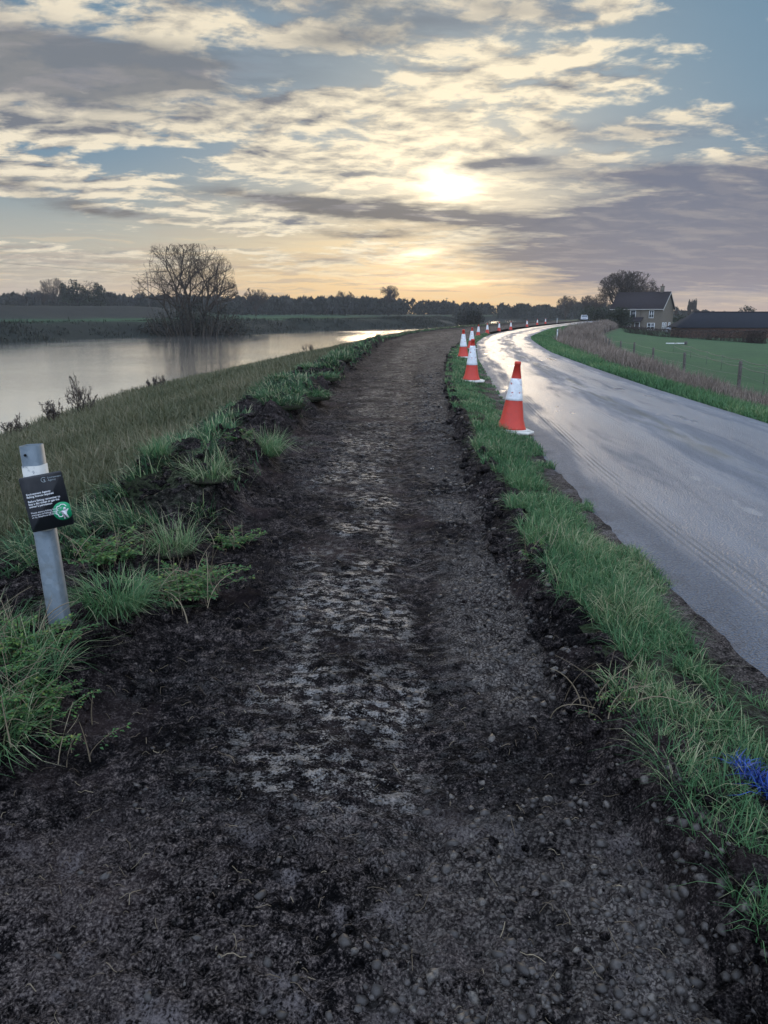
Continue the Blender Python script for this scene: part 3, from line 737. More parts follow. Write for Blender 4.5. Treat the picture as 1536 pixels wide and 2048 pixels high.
    q = np.array(prof); tt = np.linspace(0, len(q)-1, 60); cx = np.interp(tt, range(len(q)), q[:, 0]); cz = np.interp(tt, range(len(q)), q[:, 1])
    k.tubes([np.stack([cx, np.full(60, -.001), cz], 1)], [np.full(60, .0022)], 5)
    fig = [(-.010, .002), (.004, -.001), (.010, .001), (.024, .008), (.026, .004), (.016, -.006), (.014, -.016), (.020, -.036), (.013, -.036), (.009, -.024), (.004, -.038), (-.003, -.038), (.004, -.016), (.002, -.007), (-.010, -.002)]
    m2 = flat(fig, -.0012, -.0004); k.add(np.vstack(m2.v), np.vstack(m2.q), np.vstack(m2.t))
    hd = flat([(.009+.006*math.cos(a), .010+.0065*math.sin(a)) for a in np.linspace(0, 2*math.pi, 16, endpoint=False)], -.0012, -.0004); k.add(np.vstack(hd.v), np.vstack(hd.q), np.vstack(hd.t))
    lg = k.build('emblem_drawing', M['signwhite'], p); lg.location = em.location
    s = MB(); n = 20
    for a0, a1 in ((40, 320),):
        an = np.radians(np.linspace(a0, a1, n)); s.tubes([np.stack([.011*np.cos(an), np.full(n, -.0005), .011*np.sin(an)], 1)], [np.full(n, .0012)], 4)
    s.box((.002, -.0005, -.004), (.004, .001, .012))
    o = s.build('small_emblem', M['signgrey'], p); o.location = (PW/2-.083, f+.0006, PH/2-.027)
M['black'] = m_plain('black_hole', (.004, .004, .004), (.008, .008, .008), 8, .9, .1)
M['signblack'] = m_plain('sign_black', (.010, .012, .016), (.020, .022, .028), 14, .42, .4, bump=.03)
M['signwhite'] = m_plain('sign_white', (.55, .57, .60), (.72, .73, .75), 40, .5, .3)
M['signgrey'] = m_plain('sign_grey', (.20, .25, .28), (.34, .38, .40), 40, .5, .3)
M['signgreen'] = m_plain('sign_green', (.004, .20, .085), (.008, .30, .13), 20, .45, .4, bump=.03)
build_sign()

# ------------------------------------------------------------------ blades (grass, reeds, straw)
def blade_arrays(P, h, w, az, lean, curl, lev=4):
    n = len(P); s = np.linspace(0, 1, lev)[None, :]
    hor = h[:, None]*(lean[:, None]*s+curl[:, None]*s**2)
    ver = h[:, None]*s*np.sqrt(np.clip(1-(.75*(lean+curl)[:, None]*s)**2, .08, 1))
    d = np.stack([np.sin(az), np.cos(az)], 1)
    c = P[:, None, :]+np.stack([d[:, :1]*hor, d[:, 1:]*hor, ver], -1)
    ta = az+np.pi/2+rng.normal(0, .5, n)
    wd = np.stack([np.sin(ta), np.cos(ta), np.zeros(n)], 1)[:, None, :]*(w[:, None]*(1-.92*s**1.6)*.5)[..., None]
    v = np.stack([c-wd, c+wd], 2).reshape(-1, 3)
    b = (np.arange(n)*lev*2)[:, None]; i = np.arange(lev-1)[None, :]*2
    q = np.stack([b+i, b+i+1, b+i+3, b+i+2], -1).reshape(-1, 4)
    return v, q, lev*2
def blades(name, m, P, h, w, lean=.35, curl=.5, tint=None, lev=4, parent=None, az=None):
    n = len(P)
    if az is None: az = rng.uniform(0, 2*np.pi, n)
    v, q, k = blade_arrays(P, h, w, az, np.abs(rng.normal(0, lean, n)).clip(0, .9), np.abs(rng.normal(0, curl, n)).clip(0, .9), lev)
    if tint is None: tint = rng.uniform(0, 1, n)
    tv = np.repeat(np.clip(tint, 0, 1), k)
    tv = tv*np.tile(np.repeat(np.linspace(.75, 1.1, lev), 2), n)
    return mesh_np(name, v, q, None, m, parent, True, {'tint': np.clip(tv, 0, 1)})
def scatter(n, y0, y1, f0, f1, p=1.0):
    """n points between two lines, thinning with distance"""
    u = rng.random(n)
    y = y0*(y1/y0)**(u**p)
    x = f0(y)+(f1(y)-f0(y))*rng.random(n)
    return x, y
def build_verge_grass():
    x, y = scatter(130000, .95, 70, lambda y: VL(y)-.06, lambda y: RL(y)+.10)
    t = (x-VL(y))/np.maximum(RL(y)-VL(y), .2)
    cl = fbm(x*2.2, y*2.2, 4, 81)
    bare = fbm(x*1.5, y*.8, 4, 83)
    keep = (cl > .34+.10*sst(t, .55, .95)) & ~((t > .62) & (bare > .50) & (y < 9)) & ~((y < 2.7) & (rng.random(len(x)) > .05+.22*np.clip(y-1, 0, 2)**1.5+.5*sst(fbm(x*4, y*4, 3, 85), .5, .6))) & ~((t < .12) & (cl < .5))
    x, y, t, cl = x[keep], y[keep], t[keep], cl[keep]
    z, _ = verge_z(x, y)
    d = np.hypot(x, y); n = len(x)
    h = (.055+.13*rng.random(n)**1.6)*(.65+.9*(cl-.3))*(1.25-.55*sst(t, .5, 1))*(1+.2*sst(d, 3, 1.5))
    h *= np.where(d > 12, .62, 1)*.82*(1-.35*sst(y, 2.8, 1.9))
    w = .0040+.00085*np.maximum(d-2, 0)*.9
    tint = .15+.5*fbm(x*1.2, y*1.2, 3, 87)+rng.normal(0, .16, n)
    dead = rng.random(n) < .12+.35*sst(fbm(x*2.5, y*2.5, 3, 89), .58, .70)
    tint = np.where(dead, rng.uniform(.8, 1.0, n), np.clip(tint, 0, .85))
    az = rng.uniform(0, 2*np.pi, n)+1.2*(fbm(x*1.5, y*1.5, 2, 91)-.5)*6
    tag(blades('verge_grass', M['verge'], np.stack([x, y, z-.01], 1), h, w, .5, .6, tint, 4, None, az), kind='stuff')
build_verge_grass()
def build_ridge_grass():
    x, y = scatter(110000, 2.6, 120, lambda y: ML(y)-.1, lambda y: PL(y)+.1, .9)
    Z, tl, tr, fl, inn = path_z(x, y)
    cl = fbm(x*1.3, y*.9, 4, 63); c2 = fbm(x*4, y*3, 3, 65)
    far = sst(y, 6, 12)
    k = (cl+.45*c2 > .90-.17*far) & (rng.random(len(x)) < sst(tl, .06, .25)*.9)
    x, y, Z, cl = x[k], y[k], Z[k], cl[k]; n = len(x); d = np.hypot(x, y)
    h = (.05+.16*rng.random(n)**1.4)*(.8+.8*(cl-.4)*2)*(1-.55*sst(y, 38, 66))
    w = .0035+.0010*d
    tint = np.clip(-.08+.42*fbm(x*.9, y*.9, 4, 67)+rng.normal(0, .15, n), 0, .85)
    tint = np.where(rng.random(n) < .20, rng.uniform(.85, 1, n), tint)
    az = 9*fbm(x*1.1, y*1.1, 3, 69)+rng.normal(0, .8, n)
    tag(blades('ridge_grass', M['verge'], np.stack([x, y, Z-.01], 1), h, w, .7, .6, tint, 4, None, az), kind='stuff')
build_ridge_grass()
def build_bank_grass():
    x, y = scatter(120000, 4.0, 150, lambda y: WN(y)+.2, lambda y: ML(y)+.12, .8)
    z = zat(x, y); d = np.hypot(x, y)
    cl = fbm(x*.8, y*.8, 4, 101); keep = (cl > .30)
    x, y, z, d, cl = x[keep], y[keep], z[keep], d[keep], cl[keep]; n = len(x)
    h = (.12+.22*rng.random(n))*(.5+1.1*cl)
    w = .005+.0011*d
    tint = .16+.75*fbm(x*.5, y*.5, 4, 103)+rng.normal(0, .16, n)
    tag(blades('bank_grass', M['bankgrass'], np.stack([x, y, z-.02], 1), h, w, .3, .5, tint, 4), kind='stuff')
    # fringe of reeds and rough grass along the water's edge
    x, y = scatter(16000, 8, 170, lambda y: WN(y)-.5, lambda y: WN(y)+1.5, .9)
    cl = fbm(x*.5+2, y*.5, 4, 105); keep = cl > .42
    x, y, cl = x[keep], y[keep], cl[keep]; z = zat(x, y); d = np.hypot(x, y); n = len(x)
    h = (.12+.50*rng.random(n)**2.2)*(.35+1.2*(cl-.3)); w = .007+.0007*d
    tag(blades('waterside_reeds', M['reed'], np.stack([x, y, z-.03], 1), h, w, .22, .3, rng.beta(2, 2.4, n), 4), kind='stuff')
build_bank_grass()
def build_right_slope():
    # a mown green strip at the road's edge, then tall dead grass down to the fence
    x, y = scatter(60000, 9.5, 130, lambda y: RR(y)-.04, lambda y: RR(y)+.40*(FX(y)-RR(y)), .8)
    z = zat(x, y); d = np.hypot(x, y); n = len(x); t = (x-RR(y))/(FX(y)-RR(y))
    h = (.08+.14*rng.random(n))*(1+1.2*t); w = .005+.0010*d
    tag(blades('roadside_grass', M['verge'], np.stack([x, y, z-.02], 1), h, w, .3, .5, np.clip(.2+.5*fbm(x*.6, y*.6, 3, 111)+rng.normal(0, .15, n), 0, .85), 4), kind='stuff')
    x, y = scatter(90000, 11, 175, lambda y: RR(y)+.30*(FX(y)-RR(y)), lambda y: RR(y)+1.12*(FX(y)-RR(y)), .72)
    t = (x-RR(y))/(FX(y)-RR(y)); cl = fbm(x*.55, y*.55, 4, 113)
    keep = (rng.random(len(x)) < sst(t, .24, .55)*sst(1.12-t, 0, .25)) & (cl > .33)
    x, y, t, cl = x[keep], y[keep], t[keep], cl[keep]; z = zat(x, y); d = np.hypot(x, y); n = len(x)
    h = (.30+.50*rng.random(n))*(.40+1.25*(cl-.2))*(1+.7*sst(y, 45, 75))*(1-.35*sst(t, .75, 1)*sst(60-y, 0, 15)); w = .0045+.00085*d
    tint = np.clip(.25+.55*fbm(x*.3, y*.3, 3, 115)+rng.normal(0, .2, n), 0, 1)
    tag(blades('tall_dead_grass', M['straw'], np.stack([x, y, z-.03], 1), h, w, .20, .35, tint, 4), kind='stuff')
build_right_slope()
def build_far_scrub():
    n = 60000
    i = rng.integers(0, 6000, n)
    # along the far waterline, on the bank face
    seg = np.array([(-170, 18), (-120, 42), (-75, 68), (-46, 91), (-41.5, 102), (-36.6, 119), (-24.8, 127), (-19, 139), (-13.6, 162), (3.8, 182), (13.8, 190), (24.6, 225), (36.8, 292)], float)
    L = np.hypot(*np.diff(seg, axis=0).T); cum = np.concatenate([[0], np.cumsum(L)])
    s = rng.random(n)*cum[-1]
    px = np.interp(s, cum, seg[:, 0]); py = np.interp(s, cum, seg[:, 1])
    tx = np.interp(s+1, cum, seg[:, 0])-np.interp(s-1, cum, seg[:, 0]); ty = np.interp(s+1, cum, seg[:, 1])-np.interp(s-1, cum, seg[:, 1])
    l = np.hypot(tx, ty)+1e-6
    off = rng.random(n)**1.3*30
    x = px-ty/l*off; y = py+tx/l*off
    cl = fbm(x*.16, y*.16, 4, 121); keep = (cl > .38) & (np.abs(np.arctan2(x, y)) < R(34))
    x, y, cl, off = x[keep], y[keep], cl[keep], off[keep]; z = zat(x, y); n = len(x)
    h = (.25+.75*rng.random(n))*(.3+2.0*np.maximum(cl-.36, 0))*np.where(off < 16, 1.15, .45)
    w = .09+.10*rng.random(n)
    tint = np.clip(.1+.9*fbm(x*.06, y*.06, 4, 123)+rng.normal(0, .2, n), 0, 1)
    tag(blades('far_bank_scrub', M['scrub'], np.stack([x, y, z-.05], 1), h, w, .3, .4, tint, 3), kind='stuff')
build_far_scrub()

# ------------------------------------------------------------------ soil clods, gravel and plant litter
def ico():
    t = (1+5**.5)/2
    v = np.array([(-1, t, 0), (1, t, 0), (-1, -t, 0), (1, -t, 0), (0, -1, t), (0, 1, t), (0, -1, -t), (0, 1, -t), (t, 0, -1), (t, 0, 1), (-t, 0, -1), (-t, 0, 1)], float)
    v /= np.linalg.norm(v[0])
    f = [(0, 11, 5), (0, 5, 1), (0, 1, 7), (0, 7, 10), (0, 10, 11), (1, 5, 9), (5, 11, 4), (11, 10, 2), (10, 7, 6), (7, 1, 8), (3, 9, 4), (3, 4, 2), (3, 2, 6), (3, 6, 8), (3, 8, 9), (4, 9, 5), (2, 4, 11), (6, 2, 10), (8, 6, 7), (9, 8, 1)]
    V = [tuple(p) for p in v]; F = []; cache = {}
    def mid(a, b):
        k = (min(a, b), max(a, b))
        if k not in cache:
            p = (np.array(V[a])+np.array(V[b])); p /= np.linalg.norm(p); V.append(tuple(p)); cache[k] = len(V)-1
        return cache[k]
    for a, b, c in f:
        ab, bc, ca = mid(a, b), mid(b, c), mid(c, a); F += [(a, ab, ca), (b, bc, ab), (c, ca, bc), (ab, bc, ca)]
    return np.array(V), np.array(F)
IV, IF = ico(); IV_, IF_ = IV, IF
BV = IV[:12]; BF = np.array([(0, 11, 5), (0, 5, 1), (0, 1, 7), (0, 7, 10), (0, 10, 11), (1, 5, 9), (5, 11, 4), (11, 10, 2), (10, 7, 6), (7, 1, 8), (3, 9, 4), (3, 4, 2), (3, 2, 6), (3, 6, 8), (3, 8, 9), (4, 9, 5), (2, 4, 11), (6, 2, 10), (8, 6, 7), (9, 8, 1)])
def lumps(name, m, x, y, z, r, flat=.65, rough=.3, attrs=None, tint=None, sink=.3, smooth=False, base=None):
    IV, IF = base or (IV_, IF_)
    n = len(x); k = len(IV)
    s = 1+rng.normal(0, rough*.45, (n, k))
    ax = np.stack([rng.uniform(.7, 1.35, n), rng.uniform(.7, 1.25, n), rng.uniform(.7, 1.1, n)*flat/.65*.75], 1)
    v = IV[None]*s[..., None]*ax[:, None, :]*r[:, None, None]
    a = rng.uniform(0, 6.28, n); ca, sa = np.cos(a)[:, None], np.sin(a)[:, None]
    v = np.stack([v[..., 0]*ca-v[..., 1]*sa, v[..., 0]*sa+v[..., 1]*ca, v[..., 2]], -1)
    v += np.stack([x, y, z+r*(.5-sink)], 1)[:, None, :]
    f = (IF[None]+(np.arange(n)*k)[:, None, None]).reshape(-1, 3)
    at = {}
    if tint is not None: at['tint'] = np.repeat(tint, k)
    for q in (attrs or {}): at[q] = np.full(n*k, attrs[q])
    return mesh_np(name, v.reshape(-1, 3), None, f, m, None, smooth, at)
def stone_mat():
    m, g = mat('gravel_stone'); P = g.n('ShaderNodeTexCoord').outputs['Object']
    c = g.ramp(g.attr('tint'), [(0, (.022, .019, .018)), (.45, (.055, .048, .045)), (.8, (.13, .115, .10)), (1, (.33, .30, .27))])
    n = g.noise(P, 60, 5, .65)
    c = g.mix(g.step(n, .40, .62), c, (.022, .019, .018)); M['stone'] = m
    g.bsdf(c, .55, .4, g.bump(n, .4, .006))
stone_mat()
def build_litter():
    # clods: thick on the spoil ridge and the cut edge, sparse on the track
    x, y = scatter(26000, 1.0, 40, lambda y: ML(y), lambda y: VL(y)+.05)
    Z, tl, tr, fl, inn = path_z(x, y)
    p = np.clip(1.3*sst(tl, .0, .1)*(1-.3*sst(tl, .5, 1)), 0, 1)+.95*sst(tr, .02, .2)+.10*inn*(1-fl)+.22*inn*sst(y, 2.6, 1.8)
    k = rng.random(len(x)) < p*.42
    x, y, Z, inn = x[k], y[k], Z[k], inn[k]
    r = (.006+.046*rng.random(len(x))**3.4*(1-.6*inn))*(1-.3*inn)*(1+.02*y)
    tag(lumps('soil_clods', M['soil'], x, y, Z, r, .7, .5, {'wet': .08, 'gravel': 0., 'turf': 0., 'pale': 0.}, sink=.25), kind='stuff')
    x, y = scatter(60000, 1.05, 22, lambda y: PL(y)+.15*(PR(y)-PL(y)), lambda y: VL(y), .9)
    Z, tl, tr, fl, inn = path_z(x, y)
    mid = (x-PL(y))/(PR(y)-PL(y))
    p = .55*sst(mid, .74, .88)*sst(y, 2.7, 3.2)*(1-.8*sst(tr, .3, .6))+.85*sst(mid, .50, .78)*sst(y, 2.7, 1.7)+.035+.06*sst(y, 2.6, 1.5)
    k = rng.random(len(x)) < p*.55*(.3+1.1*sst(fbm(x*2.5, y*1.6, 3, 131), .35, .6)); x, y, Z = x[k], y[k], Z[k]
    r = (.0022+.0165*rng.random(len(x))**4.6)*(1+.05*y)
    tag(lumps('gravel', M['stone'], x, y, Z, r, .75, .5, tint=np.clip(rng.beta(1.8, 3.4, len(x)), 0, 1), sink=.5, base=(BV, BF)), kind='stuff')
    # short pale straws and roots lying on the soil
    n = 1500; x, y = scatter(n, 1.1, 26, lambda y: ML(y)+.3, lambda y: VL(y)+.1)
    Z, tl, tr, fl, inn = path_z(x, y); a = rng.uniform(0, 6.28, n); L = .015+.06*rng.random(n)**2.0*(1+.05*y)
    s = np.linspace(-.5, .5, 5)[None, :]; bend = rng.normal(0, .16, n)[:, None]
    aa = a[:, None]+bend*s*2
    px = x[:, None]+np.cos(aa)*s*L[:, None]; py = y[:, None]+np.sin(aa)*s*L[:, None]
    pz = path_z(px, py)[0]+.003+.012*rng.random(n)[:, None]*(1-4*s**2)
    v, q = tube_arrays(np.stack([px, py, pz], -1), np.repeat((.0006+.0008*rng.random(n))[:, None]*(1+.06*y[:, None]), 5, 1), 3)
    tag(mesh_np('plant_litter', v, q, None, M['stem'], None, True, {'tint': np.repeat(rng.beta(1.2, 2.6, n), 15)}), kind='stuff')
build_litter()

# ------------------------------------------------------------------ tufts, turf lumps and weeds on the spoil ridge
def leaf_cards(P, size, az, pitch, tint):
    """folded pointed leaves: 6 vertices each"""
    n = len(P)
    d = np.stack([np.sin(az)*np.cos(pitch), np.cos(az)*np.cos(pitch), np.sin(pitch)], 1)
    s = np.stack([np.cos(az), -np.sin(az), np.zeros(n)], 1)
    u = np.cross(s, d)
    L = size[:, None]; W = size[:, None]*.34
    v = np.stack([P, P+d*L*.45+s*W+u*L*.05, P+d*L*.5-u*L*.04, P+d*L*.45-s*W+u*L*.05, P+d*L-u*L*.08], 1).reshape(-1, 3)
    b = (np.arange(n)*5)[:, None]
    t = np.concatenate([b+np.array([[0, 1, 2]]), b+np.array([[0, 2, 3]]), b+np.array([[2, 1, 4]]), b+np.array([[3, 2, 4]])])
    return v, t, np.repeat(tint, 5)
def frond_plant(n_st, hgt, spread, seed, per=26, size=.028):
    """feathery cow-parsley style leaves on arching stems -> leaves mesh data + stem mesh data"""
    r = np.random.default_rng(seed)
    az = r.uniform(0, 6.28, n_st); L = hgt*(.5+.7*r.random(n_st)); k = 7
    s = np.linspace(0, 1, k)[None, :]
    out = spread*(.3+.8*r.random(n_st))[:, None]*s**1.5
    bx = r.normal(0, spread*.3, n_st)[:, None]; by = r.normal(0, spread*.3, n_st)[:, None]
    px = bx+np.sin(az)[:, None]*out; py = by+np.cos(az)[:, None]*out
    pz = L[:, None]*(s-.38*s**2.6)
    pts = np.stack([px, py, pz], -1)
    P = []; A = []; Q = []; S = []
    for i in range(n_st):
        m = per; q = .30+.70*r.random(m); f = q*(k-1); i0 = np.minimum(f.astype(int), k-2); fr = (f-i0)[:, None]
        p = pts[i][i0]*(1-fr)+pts[i][i0+1]*fr
        side = r.choice([-1, 1], m); w = (1.15-q)*.10*(hgt/.35)*r.random(m)
        a = az[i]+side*1.25
        p = p+np.stack([np.sin(a)*w, np.cos(a)*w, -w*.25], 1)
        P.append(p); A.append(az[i]+side*r.uniform(.3, 1.1, m)); Q.append(r.normal(.05, .35, m)); S.append(size*(.5+.8*r.random(m)))
    P = np.vstack(P); n = len(P)
    v, t, ti = leaf_cards(P, np.concatenate(S), np.concatenate(A), np.concatenate(Q), np.clip(.5+r.normal(0, .2, n)+.5*(P[:, 2]/max(hgt, .01)-.5), 0, .95))
    sv, sq = tube_arrays(pts, np.repeat(np.linspace(.0022, .0008, k)[None, :], n_st, 0), 4)
    return (v, t, ti), (sv, sq)
def gz(x, y):
    if ML(y)-.2 < x < VL(y): return float(path_z(np.array([x]), np.array([y]))[0][0])
    if x < RL(y) and x > VL(y): return float(verge_z(np.array([x]), np.array([y]))[0][0])
    return float(zat(x, y)[0])
def tuft(name, lab, cat, x, y, n, h, rad, tint, mname='verge', grp=None, lean=.45, curl=.7, w=.0045, dead=.12, lumpr=0.0, dz=0.0):
    z = gz(x, y)+dz
    o = empty(name, (x, y, z)); tag(o, lab, cat, grp)
    a = rng.uniform(0, 6.28, n); q = rad*np.sqrt(rng.random(n))
    P = np.stack([np.cos(a)*q, np.sin(a)*q, np.zeros(n)], 1)
    P[:, 2] = lumpr*np.sqrt(np.clip(1-(q/max(rad, .01))**2, 0, 1))-.015
    t = np.clip(tint+rng.normal(0, .14, n), 0, .88); t = np.where(rng.random(n) < dead, rng.uniform(.88, 1, n), t)
    hh = h*(.4+.75*rng.random(n))
    blades('blade_clump', M[mname], P, hh, np.full(n, w), lean, curl, t, 5, o, az=np.pi/2-a+rng.normal(0, .7, n)+.9*math.sin(x*37+y*11))
    if lumpr > 0:
        kv = IV*np.array([rad*1.1, rad*1.1, lumpr*1.05])*(1+rng.normal(0, .07, (len(IV), 1)))
        mesh_np('root_ball', kv, None, IF, M['soil'], o, True, {'wet': np.zeros(len(IV)), 'gravel': np.zeros(len(IV)), 'turf': np.full(len(IV), .6), 'pale': np.zeros(len(IV))})
    return o
TG = 'grass tufts along the spoil ridge'
tuft('grass_tuft', 'round silvery green tuft of long grass at the edge of the mud track', 'grass tuft', -1.33, 8.3, 420, .36, .15, .62, grp=TG, dead=.3, lumpr=.02, w=.006, lean=.7, curl=.8)
tuft('grass_tuft', 'bright green leafy grass tuft just right of the leaning sign post', 'grass tuft', -1.46, 3.72, 620, .22, .17, .50, grp=TG, dead=.12, lumpr=.02, lean=.8, curl=.8)
tuft('grass_tuft', 'pale sprawling tuft with dry blades, left of and nearer than the round silvery one', 'grass tuft', -1.52, 6.35, 220, .26, .18, .7, grp=TG, dead=.6, lumpr=.03, w=.005, lean=.9, curl=.8)
tuft('grass_tuft', 'small yellow green tuft on the dark ridge straight above the bright leafy tuft', 'grass tuft', -2.15, 6.9, 200, .22, .12, .5, grp=TG, dead=.2, lumpr=.04, w=.005)
tuft('grass_tuft', 'tuft with tall dry stalks at the upper end of the weedy heap by the track', 'grass tuft', -1.42, 4.75, 240, .27, .15, .62, grp=TG, dead=.5, lumpr=.03, w=.004, lean=.8, curl=.7)
TL = 'turned turf lumps on the ridge beside the track'
for k, (x, y, rad, lab) in enumerate([
    (-1.55, 11.3, .30, 'widest turf lump, nearest of the green clods beyond the round silvery tuft'),
    (-1.95, 12.9, .28, 'turf lump behind and left of the widest one, on the river side of the ridge'),
    (-1.35, 13.9, .30, 'bright green turf lump bulging over the left edge of the track'),
    (-2.1, 15.6, .33, 'dark turf lump on the river side, halfway along the row of lumps'),
    (-1.4, 17.2, .32, 'turf lump on the track side, halfway along the row of lumps'),
    (-1.9, 19.8, .36, 'tall turf lump on the crest of the ridge, well along the track'),
    (-1.35, 22.5, .36, 'low far turf lump on the track side, near where the ridge narrows'),
    (-1.55, 26.5, .40, 'farthest turf lump, small and dim where the ridge narrows')]):
    tuft('turf_lump', lab, 'turf lump', x, y, 420, .17, rad*1.05, .14+.10*(k % 3), grp=TL, dead=.18, lumpr=.07, w=.006+.0007*y, lean=.8, curl=.8)
def weeds(name, lab, x, y, n_st, h, spread, seed, per=26, size=.03, dry=0, rz=0.0, scale=(1, 1, 1)):
    o = empty(name, (x, y, gz(x, y)-.02)); tag(o, lab, 'weeds'); o.scale = scale
    (v, t, ti), (sv, sq) = frond_plant(n_st, h, spread, seed, int(per*2.2), size*.62)
    mesh_np('leaves', v, None, t, M['weed'], o, False, {'tint': ti})
    mesh_np('stems', sv, sq, None, M['stem'], o, True, {'tint': np.full(len(sv), .25)})
    if dry:
        r = np.random.default_rng(seed+5); k = 8; s = np.linspace(0, 1, k)[None, :]
        a = r.uniform(0, 6.28, dry)[:, None]; L = (h*(.7+.9*r.random(dry)))[:, None]
        fall = r.uniform(.1, 1.3, dry)[:, None]
        b = r.normal(0, spread*.5, (dry, 2))
        a = a+r.normal(0, .5, dry)[:, None]*s
        P = np.stack([b[:, :1]+np.sin(a)*L*np.sin(fall*(.4+.6*s))*s, b[:, 1:]+np.cos(a)*L*np.sin(fall*(.4+.6*s))*s, L*np.cos(fall*(.4+.6*s))*s+.02], -1)
        tv, tq = tube_arrays(P, np.repeat(np.linspace(.0028, .0012, k)[None, :], dry, 0)*r.uniform(.6, 1.5, dry)[:, None], 4)
        mesh_np('dry_stalks', tv, tq, None, M['stem'], o, True, {'tint': np.repeat(r.beta(2, 2, dry), k*4)})  # loose dry stalks, bare stems without leaves
    return o
weeds('weed_clump', 'big feathery green weed clump at the foot of the sign post', -1.66, 3.06, 60, .20, .24, 11, 44, .028, 30)
weeds('weed_clump', 'feathery weeds spilling down to the mud below the sign post clump', -1.46, 2.72, 46, .20, .22, 12, 44, .024, 14)
weeds('weed_clump', 'darker weeds at the left picture edge with dry bent stalks', -1.90, 3.12, 50, .30, .22, 13, 40, .030, 34)
weeds('weed_clump', 'low leafy weeds and tangled dry stems on the heap beside the track', -1.22, 4.15, 70, .20, .32, 14, 30, .034, 50)
weeds('weed_clump', 'leafy weeds on the ridge between post and heap, behind the bright tuft', -1.75, 4.5, 40, .20, .28, 22, 30, .034, 16)
weeds('weed_clump', 'low yellowish weeds at the foot of the ridge beyond the weedy heap', -1.15, 5.3, 30, .13, .24, 23, 24, .036, 10)
weeds('weed_clump', 'yellow green broad leaved weed sprig trailing onto the mud', -1.24, 2.62, 7, .15, .16, 15, 12, .026, 5)
weeds('weed_clump', 'small fresh green sprigs beside the round silvery tuft', -1.50, 7.6, 18, .16, .14, 16, 20, .035, 4)
weeds('weed_clump', 'nettle sprigs rooted in the crumbled edge below the verge', .98, 4.6, 12, .16, .10, 17, 18, .022, 4)
weeds('weed_clump', 'long pale grass and sprigs hanging over the cut edge near the camera', .94, 2.75, 12, .18, .14, 18, 10, .018, 16)
TW = 'grass among the weeds at the foot of the sign post'
tuft('grass_tuft', 'coarse grass growing through the weeds at the left picture edge', 'grass tuft', -1.98, 3.22, 420, .26, .22, .5, grp=TW, dead=.3, lean=.6, curl=.7, w=.004)
tuft('grass_tuft', 'grass tuft mixed with feathery weeds directly below the sign post', 'grass tuft', -1.60, 2.92, 380, .22, .20, .45, grp=TW, dead=.25, lean=.7, curl=.7, w=.004)
tuft('grass_tuft', 'lowest grass tuft hanging over the mud at the left picture edge', 'grass tuft', -1.52, 2.48, 300, .18, .16, .45, grp=TW, dead=.3, lean=.8, curl=.8, w=.004)
weeds('weed_clump', 'fine feathery weeds at the left picture edge just above the mud', -1.62, 2.62, 50, .20, .20, 21, 44, .024, 16)
# the blue survey mark sprayed on the grass
m, g = mat('blue_marker_paint'); g.bsdf(g.ramp(g.attr('tint'), [(0, (.003, .012, .10)), (.6, (.007, .036, .22)), (1, (.03, .10, .36))]), .5, .4); M['bluegrass'] = m
def build_blue():
    o = empty('painted_grass', (1.235, 2.19, gz(1.235, 2.19))); tag(o, 'grass tuft sprayed bright blue as a marker at the right picture edge', 'marker paint')
    n = 220; a = rng.random(n); x = .005+.06*a+rng.normal(0, .014, n); y = .10-.20*a+rng.normal(0, .022, n)
    z = np.array([gz(1.235+p, 2.19+q) for p, q in zip(x, y)])-gz(1.235, 2.19)-.005
    blades('blade_clump', M['bluegrass'], np.stack([x, y, z], 1), .04+.05*rng.random(n), np.full(n, .006), .5, .6, rng.beta(2, 2, n), 5, o)
build_blue()

# ------------------------------------------------------------------ trees
def grow_tree(seed, stems, H, levels, nk, env=None, twist=.18, up=.12, r0=.22, lenratio=.68, fork=.62, droop=0.0):
    """limbs as polylines grouped by level; every limb ends inside the crown's envelope"""
    r = np.random.default_rng(seed); out = {i: ([], []) for i in range(levels)}
    K = 5
    stack = [(np.array(p, float), np.array(d, float)/np.linalg.norm(d), L, rad, 0) for p, d, L, rad in stems]
    while stack:
        p, d, L, rad, lv = stack.pop()
        pts = [p]; q = p.copy(); dd = d.copy(); ds = [dd]
        for k in range(K-1):
            dd = dd+r.normal(0, twist, 3)+np.array([0, 0, up-droop*(lv >= levels-2)]); dd /= np.linalg.norm(dd)
            q = q+dd*L/(K-1); pts.append(q.copy()); ds.append(dd.copy())
        if env is not None:
            e = np.array([env(a) for a in pts])
            if e[-1] > 1.0 and lv > 0:
                if e[0] > 1.0: continue
                f = np.clip((1-e[0])/(e[-1]-e[0]), .25, 1); pts = [p+(a-p)*f for a in pts]; L *= f
        rr = np.linspace(rad, rad*(.55 if lv < levels-1 else .35), K)
        out[lv][0].append(np.array(pts)); out[lv][1].append(rr)
        if lv < levels-1:
            n = nk[min(lv, len(nk)-1)]
            for i in range(n):
                t = .30+.70*(i+r.random())/n; f = t*(K-1); i0 = min(int(f), K-2); fr = f-i0
                b = pts[i0]*(1-fr)+pts[i0+1]*fr; base = ds[i0+1]
                ax = r.normal(0, 1, 3); ax -= base*ax.dot(base); ax /= np.linalg.norm(ax)+1e-6
                sp = fork*(.6+.7*r.random())*(.6 if i == n-1 else 1)
                nd = base*math.cos(sp)+ax*math.sin(sp)
                stack.append((b, nd, L*lenratio*(.75+.5*r.random()), rad*.58*(1-.35*t)+.002, lv+1))
    return out
